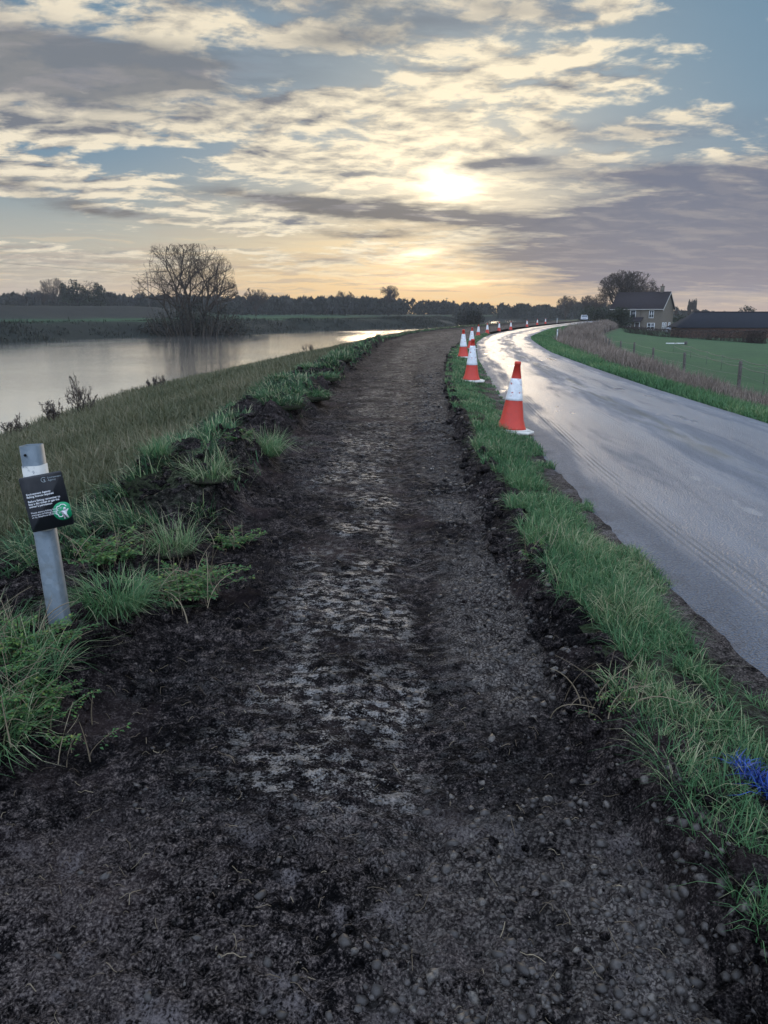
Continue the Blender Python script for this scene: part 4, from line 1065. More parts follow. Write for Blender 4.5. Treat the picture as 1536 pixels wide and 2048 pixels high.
def tree_object(name, lab, cat, loc, data, levels, trunk_levels=2, min_r=.012, group=None, sides=(7, 6, 5, 4, 3, 3)):
    o = empty(name, loc); tag(o, lab, cat, group)
    for part, lv, mm in (('trunk', range(0, trunk_levels), M['bark']), ('crown', range(trunk_levels, levels), M['twig'])):
        b = MB()
        for l in lv:
            if data[l][0]: b.tubes(np.array(data[l][0]), np.maximum(np.array(data[l][1]), min_r), sides[min(l, 5)])
        if b.n: b.build(part, mm, o, True)
    return o
def E_(rx0, rx1, rz, zc, ry=None, fl=.45, wob=1.0):
    """dome envelope: rx0 to the left, rx1 to the right, rz high above zc"""
    ry = ry or (rx0+rx1)/2
    def f(p):
        x = p[0]/(rx1 if p[0] > 0 else rx0); z = (p[2]-zc)/(rz if p[2] > zc else rz*fl)
        w = 1+wob*(.13*math.sin(1.7*p[0]/rx1*3+1.3)+.10*math.sin(p[2]*1.1+p[0]*.6+p[1]*.4))
        return math.sqrt(x*x+(p[1]/ry)**2+z*z)*w
    return f
def river_tree():
    x, y = -31.8, 127.0; z = gz(x, y); r_ = np.random.default_rng(8)
    st = []
    for dx, dz, L, rad, ox in [(-.62, 1, 7.6, .24, -1.5), (-.30, 1, 8.4, .28, -.8), (-.05, 1.1, 9.2, .32, 0), (.16, 1.1, 8.8, .28, .6), (.42, 1, 8.0, .25, 1.2), (-.95, .85, 7.4, .2, -1.9), (.72, .9, 7.2, .2, 1.7)]:
        st.append(((ox, r_.normal(0, .4), .2), (dx, r_.normal(0, .25), dz), L, rad))
    d = grow_tree(3, st, 16, 6, (6, 4, 4, 3, 3), E_(10.4, 7.8, 8.6, 6.2, 7.5, .10, .35), .22, .05, lenratio=.62, fork=.74)
    tree_object('riverside_tree', 'large leafless many stemmed tree with a wide dome crown on the far riverbank', 'tree', (x, y, z), d, 6, 2, .014)
river_tree()
def leaf_blob(name, lab, cat, loc, blobs, n, size, mname, seed, grp=None, trunk=True, part='crown', twigs=0):
    """shrub or evergreen: many small leaves through lumpy volumes, and a trunk"""
    r = np.random.default_rng(seed); o = empty(name, loc); tag(o, lab, cat, grp)
    B = np.array(blobs, float); vol = (B[:, 3]*B[:, 4]*B[:, 5])**.67; pick = r.choice(len(B), n, p=vol/vol.sum())
    d = r.normal(0, 1, (n, 3)); d /= np.linalg.norm(d, axis=1, keepdims=True)
    q = r.random(n)**.30*(1+r.normal(0, .10, n))
    P = B[pick, :3]+d*q[:, None]*B[pick, 3:6]
    P[:, 2] = np.maximum(P[:, 2], .05)
    cl = fbm(P[:, 0]*.8/size*.3+P[:, 2], P[:, 1]*.8/size*.3+P[:, 2]*.7, 3, seed)
    k = cl > .30; P = P[k]; cl = cl[k]; n = len(P)
    v, t, ti = leaf_cards(P, size*(.6+.8*r.random(n)), r.uniform(0, 6.28, n), r.normal(.35, .6, n), np.clip(r.normal(.45, .22, n)+.8*(cl-.5), 0, 1))
    mesh_np(part, v, None, t, M[mname], o, False, {'tint': ti})
    if trunk or twigs:
        m_ = max(1, twigs or 1); tz = B[:, 2].max()
        a = r.uniform(0, 6.28, m_); k = 5; s = np.linspace(0, 1, k)[None, :]
        sp = (np.abs(B[:, 0]).max()+B[:, 3].max())*.8*(r.random(m_)**.6 if m_ > 1 else np.array([.05]))
        top = (B[:, 2]+B[:, 5]).max()*((.55+.5*r.random(m_))*np.sqrt(np.clip(1.05-(sp/sp.max())**2, .1, 1)) if m_ > 1 else np.array([.75]))
        bs = (sp*.75 if m_ > 1 else sp*0)[:, None]
        Q = np.stack([np.sin(a)[:, None]*(bs+(sp[:, None]-bs)*s), np.cos(a)[:, None]*(bs+(sp[:, None]-bs)*s)*(.4 if m_ > 1 else 1), top[:, None]*s**.9], -1)
        w = size*.25*(1 if m_ > 1 else 2.2)
        tv, tq = tube_arrays(Q, np.repeat(np.linspace(w, w*.35, k)[None, :], m_, 0), 5)
        mesh_np('trunk' if m_ == 1 else 'branches', tv, tq, None, M['bark'], o, True)
    return o
def pw(px, d):                                   # picture column -> x at forward distance d (used only to note down where things stand)
    return (px-768)/1531*d
def far_trees():
    # thicket round the foot of the riverside tree
    x, y = -31.5, 125.5
    leaf_blob('riverside_thicket', 'dark tangled thicket under the large leafless tree at the water', 'shrub', (x, y, gz(x, y)-.4),
        [(-3.5, 0, 1.8, 4.5, 3, 3.0), (0, 0, 2.4, 4, 3, 3.9), (4.0, .5, 2.0, 4.5, 3, 3.2), (8.0, 1, 1.0, 4, 2.5, 2.0), (-6.5, 0, .9, 3, 2, 1.8)], 9000, .34, 'scrub', 31, trunk=False, twigs=160)
    def bare(name, lab, px, d, h, wd, seed, cat='tree', grp=None, lev=5, nst=3, nk=(5, 4, 4, 3), zb=None, minr=None, tr=None):
        x = pw(px, d); z = gz(x, d) if zb is None else zb
        r = np.random.default_rng(seed); st = []
        bole = h*.16
        for i in range(nst):
            a = 6.28*i/nst+r.random(); s = .10+.55*wd/h*(.4+.6*r.random())
            st.append(((math.sin(a)*.1, math.cos(a)*.1, bole), (math.sin(a)*s, math.cos(a)*s, 1), h*.52, h*.019))
        st.append(((0, 0, -.3), (0, .02, 1), bole+.5, h*.03))
        d_ = grow_tree(seed, st, h, lev, nk, E_(wd/2, wd/2, h*.55, h*.46, None, .45, .4), .16, .05, lenratio=.60, fork=.70)
        return tree_object(name, lab, cat, (x, d, z-.2), d_, lev, 2, minr or d*.0001, grp)
    bare('oak_tree', 'big round leafless tree rising behind the roof of the brick house', 1251, 222, 16.4, 18.5, 41, lev=6, nst=8, nk=(5, 5, 4, 3, 3), zb=-2.6)
    bare('oak_tree', 'smaller leafless crown just behind the chimney of the house', 1298, 215, 12.4, 11, 42, zb=-2.6, nst=6, nk=(6, 5, 4, 4))
    S = 'bare trees on the far skyline'
    bare('bare_tree', 'tall thin leafless tree beside the dark conifers on the left skyline', 112, 330, 15, 13, 43, grp=S, zb=1.6, nst=5, nk=(5, 4, 4, 4))
    bare('bare_tree', 'low round leafless tree, leftmost on the left skyline', 66, 340, 11, 13, 44, grp=S, zb=1.6, nst=5, nk=(5, 4, 4, 4))
    bare('bare_tree', 'faint leafless tree poking up behind the dark conifers', 178, 360, 15, 10, 45, grp=S, zb=1.6, nst=4, nk=(5, 4, 4, 4))
    bare('bare_tree', 'bushy leafless tree just right of the large riverside tree', 512, 300, 10.5, 11, 46, grp=S, zb=.8, nst=6, nk=(5, 4, 4, 4))
    bare('bare_tree', 'round leafless tree standing above the wood, left of the sun', 777, 380, 14.5, 12, 47, grp=S, zb=.8, nst=6, nk=(5, 4, 4, 4))
    bare('bare_tree', 'low leafless tree above the wood between riverside tree and sun', 690, 380, 12.0, 11, 48, grp=S, zb=.8, nst=5, nk=(5, 4, 4, 4))
    bare('bare_tree', 'small leafless tree on the skyline left of the house, first in its row', 1132, 300, 9.5, 9, 49, grp=S, zb=-1.0, nst=5, nk=(5, 4, 4, 4))
    bare('bare_tree', 'middle leafless tree of the row left of the house', 1173, 270, 9.5, 7, 50, grp=S, zb=-1.5, nst=5, nk=(5, 4, 4, 4))
    bare('bare_tree', 'leafless tree touching the big round tree, last of its row', 1196, 262, 9.3, 7, 51, grp=S, zb=-1.5, nst=5, nk=(5, 4, 4, 4))
    # poplars: narrow upright crowns
    for px, h, wd, sd, lab in [(1352, 6.6, 3.0, 61, 'shorter narrow poplar on the skyline right of the house'), (1379, 8.8, 2.8, 62, 'taller left one of the two touching poplars on the right skyline'), (1386, 9.3, 2.6, 63, 'taller right one of the two touching poplars on the right skyline')]:
        d = 330; x = pw(px, d); r = np.random.default_rng(sd); st = [((0, 0, 0), (0, 0, 1), h*.9, h*.02)]
        for i in range(16):
            a = r.uniform(0, 6.28); st.append(((0, 0, h*(.12+.6*r.random())), (math.sin(a)*.32, math.cos(a)*.32, 1), h*.34, h*.008))
        dd = grow_tree(sd, st, h, 4, (6, 5, 4), E_(wd/2, wd/2, h*.58, h*.45), .08, .22, lenratio=.5, fork=.35)
        tree_object('poplar_tree', lab, 'tree', (x, d, -2.3), dd, 4, 1, .06, 'poplars on the right skyline')
    # conifers on the left skyline
    CG = 'dark conifers on the left skyline'
    for i, (px, h, wd, lab) in enumerate([(137, 12.5, 7, 'leftmost of the dark conifers on the left skyline'), (158, 14.0, 9, 'tallest dark conifer at the middle of the left skyline clump'), (182, 10.0, 9, 'low dark conifer in the dip of the left skyline clump'), (203, 13.0, 6.5, 'rightmost of the dark conifers, with a square shoulder')]):
        d = 320; x = pw(px, d)
        leaf_blob('conifer', lab, 'tree', (x, d, 1.4), [(0, 0, h*.28, wd*.55, wd*.5, h*.30), (wd*.05, 0, h*.62, wd*.36, wd*.36, h*.25), (-wd*.16, 0, h*.80, wd*.20, wd*.2, h*.18)], 2600, .75, 'ever', 70+i, CG)
    leaf_blob('conifer', 'lone round dark conifer above the barn roof at the right edge', 'tree', (pw(1493, 210), 210, -2.4), [(0, 0, 2.2, 2.3, 2.2, 2.2), (-.5, 0, 4.2, 1.6, 1.5, 1.7), (.8, 0, 4.0, 1.5, 1.5, 1.6)], 2600, .40, 'ever', 80)
    BG_ = 'dark evergreen bushes beside the house'
    leaf_blob('evergreen_bush', 'dark round evergreen bush against the left end of the house', 'shrub', (pw(1238, 168), 168, -2.4), [(0, 0, 2.2, 3.0, 2.6, 2.4), (.4, 0, 3.7, 2.1, 2.0, 1.7)], 5200, .32, 'ever', 81, BG_)
    leaf_blob('evergreen_bush', 'broad dark evergreen bush between the parked car and the round bush', 'shrub', (pw(1196, 188), 188, -1.6), [(-1.8, 0, 2.2, 3.2, 2.4, 2.6), (1.6, 0, 2.0, 3.2, 2.4, 2.7), (4.5, 0, 1.6, 2.6, 2.2, 2.3)], 6500, .36, 'ever', 82, BG_)
    leaf_blob('evergreen_bush', 'low dark evergreen between the house gable and the barn roof', 'shrub', (pw(1390, 200), 200, -2.4), [(-4, 0, 1.6, 3.6, 2.2, 1.9), (.5, 0, 1.4, 4.0, 2.2, 2.0)], 4200, .38, 'ever', 83, BG_)
    # willow clump standing in the water on the far bank
    x, y = 22.2, 193; leaf_blob('willow_bush', 'dark rounded willow clump on the far bank where the river narrows', 'shrub', (x, y, ZW-.1), [(0, 0, 2.0, 3.0, 3, 2.4), (-2.0, 2, 2.4, 2.8, 3, 2.4), (.6, 1, 3.4, 1.9, 2, 2.0)], 4200, .42, 'scrub', 84, trunk=False, twigs=50)
far_trees()
def far_wood():
    """the distant wood: several hundred crowns that read as one dark band"""
    r = np.random.default_rng(91); V = []; T = []; TI = []; nv = 0
    rows = []
    for i in range(520):
        px = r.uniform(-60, 1240); d = r.uniform(330, 470)
        base = .8 if px < 1000 else -1.0
        top = np.interp(px, [-60, 0, 40, 120, 240, 420, 480, 560, 640, 760, 830, 880, 930, 1000, 1080, 1120, 1180, 1240], [588, 590, 592, 592, 592, 596, 597, 597, 597, 598, 601, 605, 608, 610, 613, 611, 606, 610])
        hh = (626-top)/1586*d+CZ-base
        rows.append((px, d, base, hh*(.72+.36*r.random())))
    for i in range(170):                          # the far right, beyond house and barns
        px = r.uniform(1290, 1620); d = r.uniform(380, 520); top = np.interp(px, [1290, 1340, 1400, 1460, 1540, 1620], [622, 621, 622, 627, 629, 627])
        hh = (626-top)/1586*d+CZ+2.5; rows.append((px, d, -2.4, hh*(.72+.36*r.random())))
    for i in range(110):                          # nearer scrub on the left
        px = r.uniform(-60, 470); d = r.uniform(235, 300); rows.append((px, d, 2.2, r.uniform(1.2, 3.0)))
    for px, d, base, h in rows:
        x = pw(px, d); n = 230; w = r.uniform(.5, .9)*max(h, 4)
        a = r.uniform(0, 6.28, n); q = np.sqrt(r.random(n)); z = h*r.random(n)**.95
        pr = np.sin(np.clip(z/h, 0, 1)*np.pi*.80+.55)
        P = np.stack([x+np.cos(a)*q*w*pr, d+np.sin(a)*q*w*pr, base+z], 1)
        L = h*(.08+.15*r.random(n)); wd = L*r.uniform(.15, .55, n)
        az = r.uniform(0, 6.28, n); ti = np.clip(r.normal(.40, .25, n)+.2*(r.random()-.5), 0, 1)
        lean = r.normal(0, .35, (n, 2))
        up = np.stack([lean[:, 0], lean[:, 1], np.ones(n)], 1)*L[:, None]
        sd = np.stack([np.cos(az), np.sin(az), np.zeros(n)], 1)*wd[:, None]
        v = np.stack([P-sd, P+sd, P+up], 1).reshape(-1, 3); V.append(v)
        T.append(np.arange(nv, nv+3*n).reshape(-1, 3)); nv += 3*n; TI.append(np.repeat(ti, 3))
    o = mesh_np('far_wood', np.vstack(V), None, np.vstack(T), M['scrub'], None, False, {'tint': np.concatenate(TI)}); tag(o, kind='stuff')
far_wood()

# dead docks and bushes by the water on the near bank
DG = 'dead weed bushes on the near waterside'
def dead_bush(x, y, h, w, n, seed, lab):
    r = np.random.default_rng(seed)
    st = [((r.normal(0, w*.12), r.normal(0, w*.12), 0), (r.normal(0, .35), r.normal(0, .35), 1), h*.62*(.7+.5*r.random()), .008) for _ in range(n)]
    d = grow_tree(seed, st, h, 3, (6, 5), E_(w/2, w/2, h*.6, h*.5), .15, .12, lenratio=.45, fork=.5)
    o = empty('dead_weed', (x, y, gz(x, y)-.05)); tag(o, lab, 'weeds', DG)
    b = MB(); P = []
    for l in range(3):
        if d[l][0]: b.tubes(np.array(d[l][0]), np.maximum(np.array(d[l][1]), .0045), 4)
        if l > 0 and d[l][0]:
            A = np.array(d[l][0]); P.append(A[:, 2:].reshape(-1, 3))
    b.build('stems', M['stem'] if False else M['twig'], o, True)
    P = np.vstack(P); P = P+r.normal(0, .015, P.shape); n = len(P)
    v, t, ti = leaf_cards(P, .045*(.5+r.random(n)), r.uniform(0, 6.28, n), r.normal(0, .8, n), r.beta(1.4, 3, n))
    mesh_np('leaves', v, None, t, M['straw'], o, False, {'tint': ti})  # dry seed heads of the weeds, built from leaf cards
dead_bush(-9.2, 22.6, 1.35, 1.0, 9, 201, 'tallest dead brown weed bush standing against the river')
dead_bush(-9.9, 21.9, .95, .7, 7, 202, 'dead brown weed bush just left of the tallest one')
dead_bush(-10.2, 20.3, .7, .8, 7, 203, 'low dead weed bush at the water, farther left')
dead_bush(-10.4, 18.7, .75, .9, 7, 204, 'dead weed bush by the water above the sign post')
dead_bush(-9.3, 30.5, .7, .8, 8, 205, 'dark low weed clump farther along the near waterside')
dead_bush(-5.6, 56, 1.0, 1.0, 6, 206, 'pale branching dead umbel stalks against the water far along the bank')

# ------------------------------------------------------------------ fences
def wire_fence():
    o = empty('wire_fence', (0, 0, 0)); tag(o, 'weathered wooden posts and wire along the foot of the road bank', 'fence')
    ys = []; y = 15.5
    for y in (14.5, 19.8, 26.0, 33.0, 40.5, 46.5, 53.5, 59.5, 66.5, 74, 83, 93, 104, 116): ys.append(y)
    tops = []
    r = np.random.default_rng(5)
    for k, y in enumerate(ys):
        x = float(FX(y))+r.normal(0, .12); z = gz(x, y); h = 1.12+r.normal(0, .06)
        b = MB(); n = 8; a = np.linspace(0, 6.28, n, endpoint=False); rr = .062
        tl = r.normal(0, .03, 2)
        b.lathe([(rr*1.05, -.3), (rr*1.02, .3), (rr, h*.7), (rr*.96, h-.02), (rr*.7, h)], 10)
        p = b.build('post', M['post'], o, True); p.location = (x, y, z); p.rotation_euler = (tl[0], tl[1], 0)
        tops.append((x, y, z, h))
    T = np.array(tops)
    for f in (.30, .62, .95):
        b = MB(); pts = []
        for i in range(len(T)-1):
            for s in np.linspace(0, 1, 6)[:-1]:
                q = T[i]*(1-s)+T[i+1]*s; pts.append((q[0]-.065, q[1], q[2]+q[3]*f-.05*math.sin(math.pi*s)))
        b.tubes([np.array(pts)], [np.full(len(pts), .004)], 4); b.build('wire', M['wire'], o)
wire_fence()
M['tape'] = m_plain('white_tape', (.10, .12, .10), (.17, .19, .16), 6, .7, .2)
def tape_fence():
    o = empty('tape_fence', (0, 0, 0)); tag(o, 'white electric tape fence on thin stakes across the green field', 'fence')
    A = [(29.5, 77), (26.8, 66), (24.4, 57), (22.2, 49.5), (20.6, 43.5), (19.3, 38), (18.2, 33)]
    P = [(x, y, gz(x, y)) for x, y in A]
    for x, y, z in P:
        b = MB(); b.lathe([(.018, 0), (.016, .95), (.008, 1.0)], 6); b.build('stake', M['tape'], o).location = (x, y, z)
    for f in (.55, .92):
        pts = np.array([(x, y, z+f) for x, y, z in P]); s = np.linspace(0, len(P)-1, 50)
        q = np.stack([np.interp(s, range(len(P)), pts[:, k]) for k in range(3)], 1); q[:, 2] -= .08*np.sin(np.pi*(s % 1))
        b = MB(); n = len(q); v = np.concatenate([q+[0, 0, -.02], q+[0, 0, .02], q+[.004, 0, .02], q+[.004, 0, -.02]])
        i = np.arange(n-1); b.add(v, np.concatenate([np.stack([i+k*n, i+1+k*n, i+1+((k+1) % 4)*n, i+((k+1) % 4)*n], 1) for k in range(4)])); b.build('tape', M['tape'], o)
tape_fence()
M['whiteplastic'] = m_plain('white_plastic', (.45, .46, .46), (.70, .71, .70), 8, .5, .4)
def small_things():
    # slim white marker posts by the road
    for px, d, z, lab in [(1117, 63, None, 'slim white marker post in the dead grass inside the bend'), (1092, 150, -.3, 'left one of two far white marker posts against the wood'), (1115, 152, -.3, 'right one of two far white marker posts against the wood')]:
        x = pw(px, d); zz = gz(x, d) if z is None else z
        o = empty('marker_post', (x, d, zz)); tag(o, lab, 'marker post', 'white marker posts by the bend')
        b = MB(); b.lathe([(.05, -.2), (.05, 1.0), (.035, 1.04)], 10); b.build('post', M['whiteplastic'], o, True)
        b = MB(); b.lathe([(.052, .84), (.052, .94)], 10, cap=False); b.build('reflector_band', M['signgrey'], o, True)
    # white pole lying in the field with a dark block at its end
    o = empty('jump_pole', (pw(1357, 102), 102, gz(pw(1357, 102), 102)+.12)); tag(o, 'white pole lying on the grass in front of the hedge', 'pole')
    b = MB(); s = np.linspace(-1.3, 1.3, 6); b.tubes([np.stack([s, 0*s, 0*s], 1)], [np.full(6, .07)], 8); b.build('pole', M['whiteplastic'], o, True)
    b = MB(); b.box((1.35, 0, .05), (.35, .35, .42), bev=.04); b.build('end_block', M['cone_base_dark'], o)
    # overhead wire on the left, and a thin mast beyond the wood
    d = 240; z0 = CZ+(626-526)/1586*d; z1 = CZ+(626-549)/1586*d
    s = np.linspace(0, 1, 30); x = pw(-340, d)+(pw(300, d)-pw(-340, d))*s
    zz = np.interp(x, [pw(-340, d), pw(0, d), pw(270, d), pw(300, d)], [z0+3.5, z0, z1, z1-.2])
    o = empty('overhead_wire', (0, 0, 0)); tag(o, 'thin overhead wire sagging across the left sky to a pole', 'overhead wire')
    b = MB(); b.tubes([np.stack([x, np.full(30, d), zz], 1)], [np.full(30, .022)], 4); b.build('wire', M['bark'], o)
    b = MB(); b.tubes([np.array([(x[-1], d, gz(x[-1], d)-.3), (x[-1], d, zz[-1]+.4)])], [np.array([.14, .10])], 8); b.build('pole', M['post'], o)
    b = MB(); b.tubes([np.array([(x[0], d, gz(x[0], d)-.3), (x[0], d, zz[0]+.4)])], [np.array([.14, .10])], 8); b.build('pole', M['post'], o)
    d = 400; o = empty('telegraph_pole', (pw(893, d), d, -.2)); tag(o, 'thin telegraph pole above the wood below the sun', 'pole')
    b = MB(); b.tubes([np.array([(0, 0, 0), (0, 0, 9.6)])], [np.array([.16, .11])], 8); b.box((0, -.16, 9.2), (1.5, .1, .12)); b.build('pole', M['post'], o)
small_things()

# ------------------------------------------------------------------ house, barn, hedge, cars
def brick(name, c1, c2, mortar):
    m, g = mat(name); P = g.n('ShaderNodeTexCoord').outputs['Generated']; Q = g.n('ShaderNodeTexCoord').outputs['Object']
    b = g.n('ShaderNodeTexBrick'); sp = g.n('ShaderNodeSeparateXYZ'); g.put(sp.inputs[0], Q); cb = g.n('ShaderNodeCombineXYZ')
    g.put(cb.inputs[0], g.m('ADD', sp.outputs[0], sp.outputs[1])); g.put(cb.inputs[1], sp.outputs[2]); g.put(b.inputs['Vector'], cb.outputs[0])
    b.inputs['Scale'].default_value = 2.2; b.inputs['Color1'].default_value = (*c1, 1); b.inputs['Color2'].default_value = (*c2, 1); b.inputs['Mortar'].default_value = (*mortar, 1); b.inputs['Mortar Size'].default_value = .015
    g.bsdf(g.mix(g.m('MULTIPLY', g.noise(Q, .8, 5), .4), b.outputs[0], (.10, .08, .06)), .85, .2); return m
M['brick'] = brick('buff_brick', (.105, .092, .075), (.145, .125, .10), (.15, .14, .125))
M['redbrick'] = brick('red_brick', (.13, .055, .04), (.17, .075, .055), (.14, .11, .09))
def tiles(name, c1, c2):
    m, g = mat(name); Q = g.n('ShaderNodeTexCoord').outputs['Object']
    w = g.n('ShaderNodeTexWave', wave_type='BANDS', bands_direction='Z'); g.put(w.inputs['Vector'], Q); w.inputs['Scale'].default_value = 2.0; w.inputs['Distortion'].default_value = .4
    g.bsdf(g.mix(g.noise(Q, 2.5, 6), c1, c2), .92, .08, g.bump(w.outputs['Fac'], .5, .05)); return m
M['tiles'] = tiles('dark_roof_tiles', (.016, .014, .017), (.030, .026, .030))
M['sheet'] = tiles('dark_barn_roof', (.010, .012, .017), (.020, .023, .031))
M['upvc'] = m_plain('white_window_frame', (.62, .64, .66), (.78, .80, .82), 10, .45, .4)
m, g = mat('window_glass'); g.bsdf((.035, .042, .05), .08, .7); M['glass'] = m
M['fascia'] = m_plain('pale_fascia', (.28, .27, .25), (.42, .40, .38), 6, .6, .3)
M['door'] = m_plain('dark_door', (.035, .03, .028), (.07, .06, .055), 6, .5, .3)
def roof_gable(b, W, D, z0, z1, over=.35, th=.18):
    x0, x1 = -over, W+over; hd = D/2+over; dz = (z1-z0)/(D/2)*over
    for s in (-1, 1):
        y0, y1 = s*hd, 0
        P = [(x0, y0, z0-dz), (x1, y0, z0-dz), (x1, y1, z1), (x0, y1, z1), (x0, y0, z0-dz+th), (x1, y0, z0-dz+th), (x1, y1+s*.001, z1+th), (x0, y1+s*.001, z1+th)]
        b.add(P, [[0, 1, 2, 3], [7, 6, 5, 4], [0, 4, 5, 1], [2, 6, 7, 3], [0, 3, 7, 4], [1, 5, 6, 2]])
def window(parent, x, y, z, w, h, nx=2, ny=2, rz=0.0):
    f = MB(); t = .09
    f.box((0, 0, h/2-t/2), (w, .1, t)); f.box((0, 0, -h/2+t/2), (w, .1, t))
    for s in (-1, 1): f.box((s*(w/2-t/2), 0, 0), (t, .1, h-2*t-.004))
    for i in range(1, nx): f.box((-w/2+w*i/nx, 0, 0), (t*.9, .09, h-2*t-.004))
    for i in range(nx):
        for j in range(1, ny):
            ww = w/nx-t*.95; f.box((-w/2+w*(i+.5)/nx, 0, -h/2+h*j/ny), (ww-.01, .08, t*.7))
    fr = f.build('window', M['upvc'], parent); fr.location = (x, y, z); fr.rotation_euler = (0, 0, rz)
    p = MB(); p.box((0, .02, 0), (w-2*t, .03, h-2*t)); p.build('pane', M['glass'], fr)
    s = MB(); s.box((0, -.06, -h/2-.06), (w+.2, .22, .08)); s.build('sill', M['fascia'], fr)
    return fr
def build_house():
    d = 183; a = R(-40)
    x = pw(1250, d-2)
    o = empty('brick_house', (x, d+3.6, -2.55), a); tag(o, 'two storey buff brick house with a dark tiled roof beyond the field', 'house')
    W, D, E, T_ = 12.1, 7.4, 5.35, 8.9
    b = MB()
    P = [(0, -D/2, -.6), (W, -D/2, -.6), (W, D/2, -.6), (0, D/2, -.6), (0, -D/2, E), (W, -D/2, E), (W, D/2, E), (0, D/2, E), (0, 0, T_-.1), (W, 0, T_-.1)]
    b.add(P, [[0, 1, 5, 4], [1, 2, 6, 5], [2, 3, 7, 6], [3, 0, 4, 7]], [[5, 6, 9], [7, 4, 8]]); b.build('wall', M['brick'], o)
    b = MB(); roof_gable(b, W, D, E, T_); rf = b.build('roof', M['tiles'], o)
    b = MB(); b.box((10.3, .1, T_+.5), (.75, .6, 1.6)); b.box((10.3, .1, T_+1.36), (.9, .75, .12)); ch = b.build('chimney', M['brick'], rf)
    b = MB(); b.lathe([(.14, 0), (.11, .45), (.13, .5)], 10); q = b.build('chimney_pot', M['redbrick'], rf); q.location = (10.3, .1, T_+1.42)
    b = MB(); b.box((W/2, -D/2-.40, E-.30), (W+.7, .10, .16)); b.build('gutter', M['fascia'], o)
    b = MB()
    for s in (-1, 1):
        b.add([(W+.36, s*(D/2+.36), E-.62), (W+.42, s*(D/2+.36), E-.62), (W+.42, 0, T_-.22), (W+.36, 0, T_-.22), (W+.36, s*(D/2+.36), E-.36), (W+.42, s*(D/2+.36), E-.36), (W+.42, s*.001, T_+.04), (W+.36, s*.001, T_+.04)], [[0, 1, 2, 3], [4, 5, 6, 7], [0, 1, 5, 4], [3, 2, 6, 7], [1, 2, 6, 5], [0, 3, 7, 4]])
    b.build('bargeboard', M['fascia'], o)
    y = -D/2-.03
    window(o, 5.3, y, 4.05, 1.35, 1.75, 1, 1); window(o, 9.7, y, 4.0, 1.1, 1.7, 2, 2); window(o, 9.8, y, 1.25, 1.75, 1.55, 2, 2); window(o, 4.2, y, 1.25, 1.75, 1.3, 2, 2)
    for yy in (-.9, 1.6): window(o, W+.03, yy, 1.3, .95, 1.7, 1, 2, R(90))
    window(o, W+.03, -2.4, 1.2, 1.0, 1.9, 1, 2, R(90))
    # lean-to roof over the door
    b = MB(); b.add([(2.9, y-1.5, 2.25), (7.9, y-1.5, 2.25), (7.9, y+.01, 3.2), (2.9, y+.01, 3.2), (2.9, y-1.5, 2.38), (7.9, y-1.5, 2.38), (7.9, y+.01, 3.33), (2.9, y+.01, 3.33)], [[0, 3, 2, 1], [4, 5, 6, 7], [0, 1, 5, 4], [0, 4, 7, 3], [1, 2, 6, 5]]); pr = b.build('porch_roof', M['tiles'], o)
    b = MB(); b.box((6.55, y-.06, .95), (1.0, .1, 2.1)); dr = b.build('door', M['door'], o)
    b = MB(); b.box((6.0, y-.08, 1.05), (.1, .14, 2.3)); b.box((7.1, y-.08, 1.05), (.1, .14, 2.3)); b.box((6.55, y-.08, 2.15), (1.0, .14, .12)); b.build('door_frame', M['upvc'], o)
    b = MB(); b.lathe([(.035, -.03), (.035, .03)], 10); h = b.build('handle', M['wire'], dr); h.location = (6.9, y-.14, 1.0); h.rotation_euler = (R(90), 0, 0)
    b = MB(); b.tubes([np.array([(7.2, y-.12, E-.35), (7.2, y-.12, 3.4)])], [np.array([.05, .05])], 8); b.build('drainpipe', M['door'], o)
build_house()
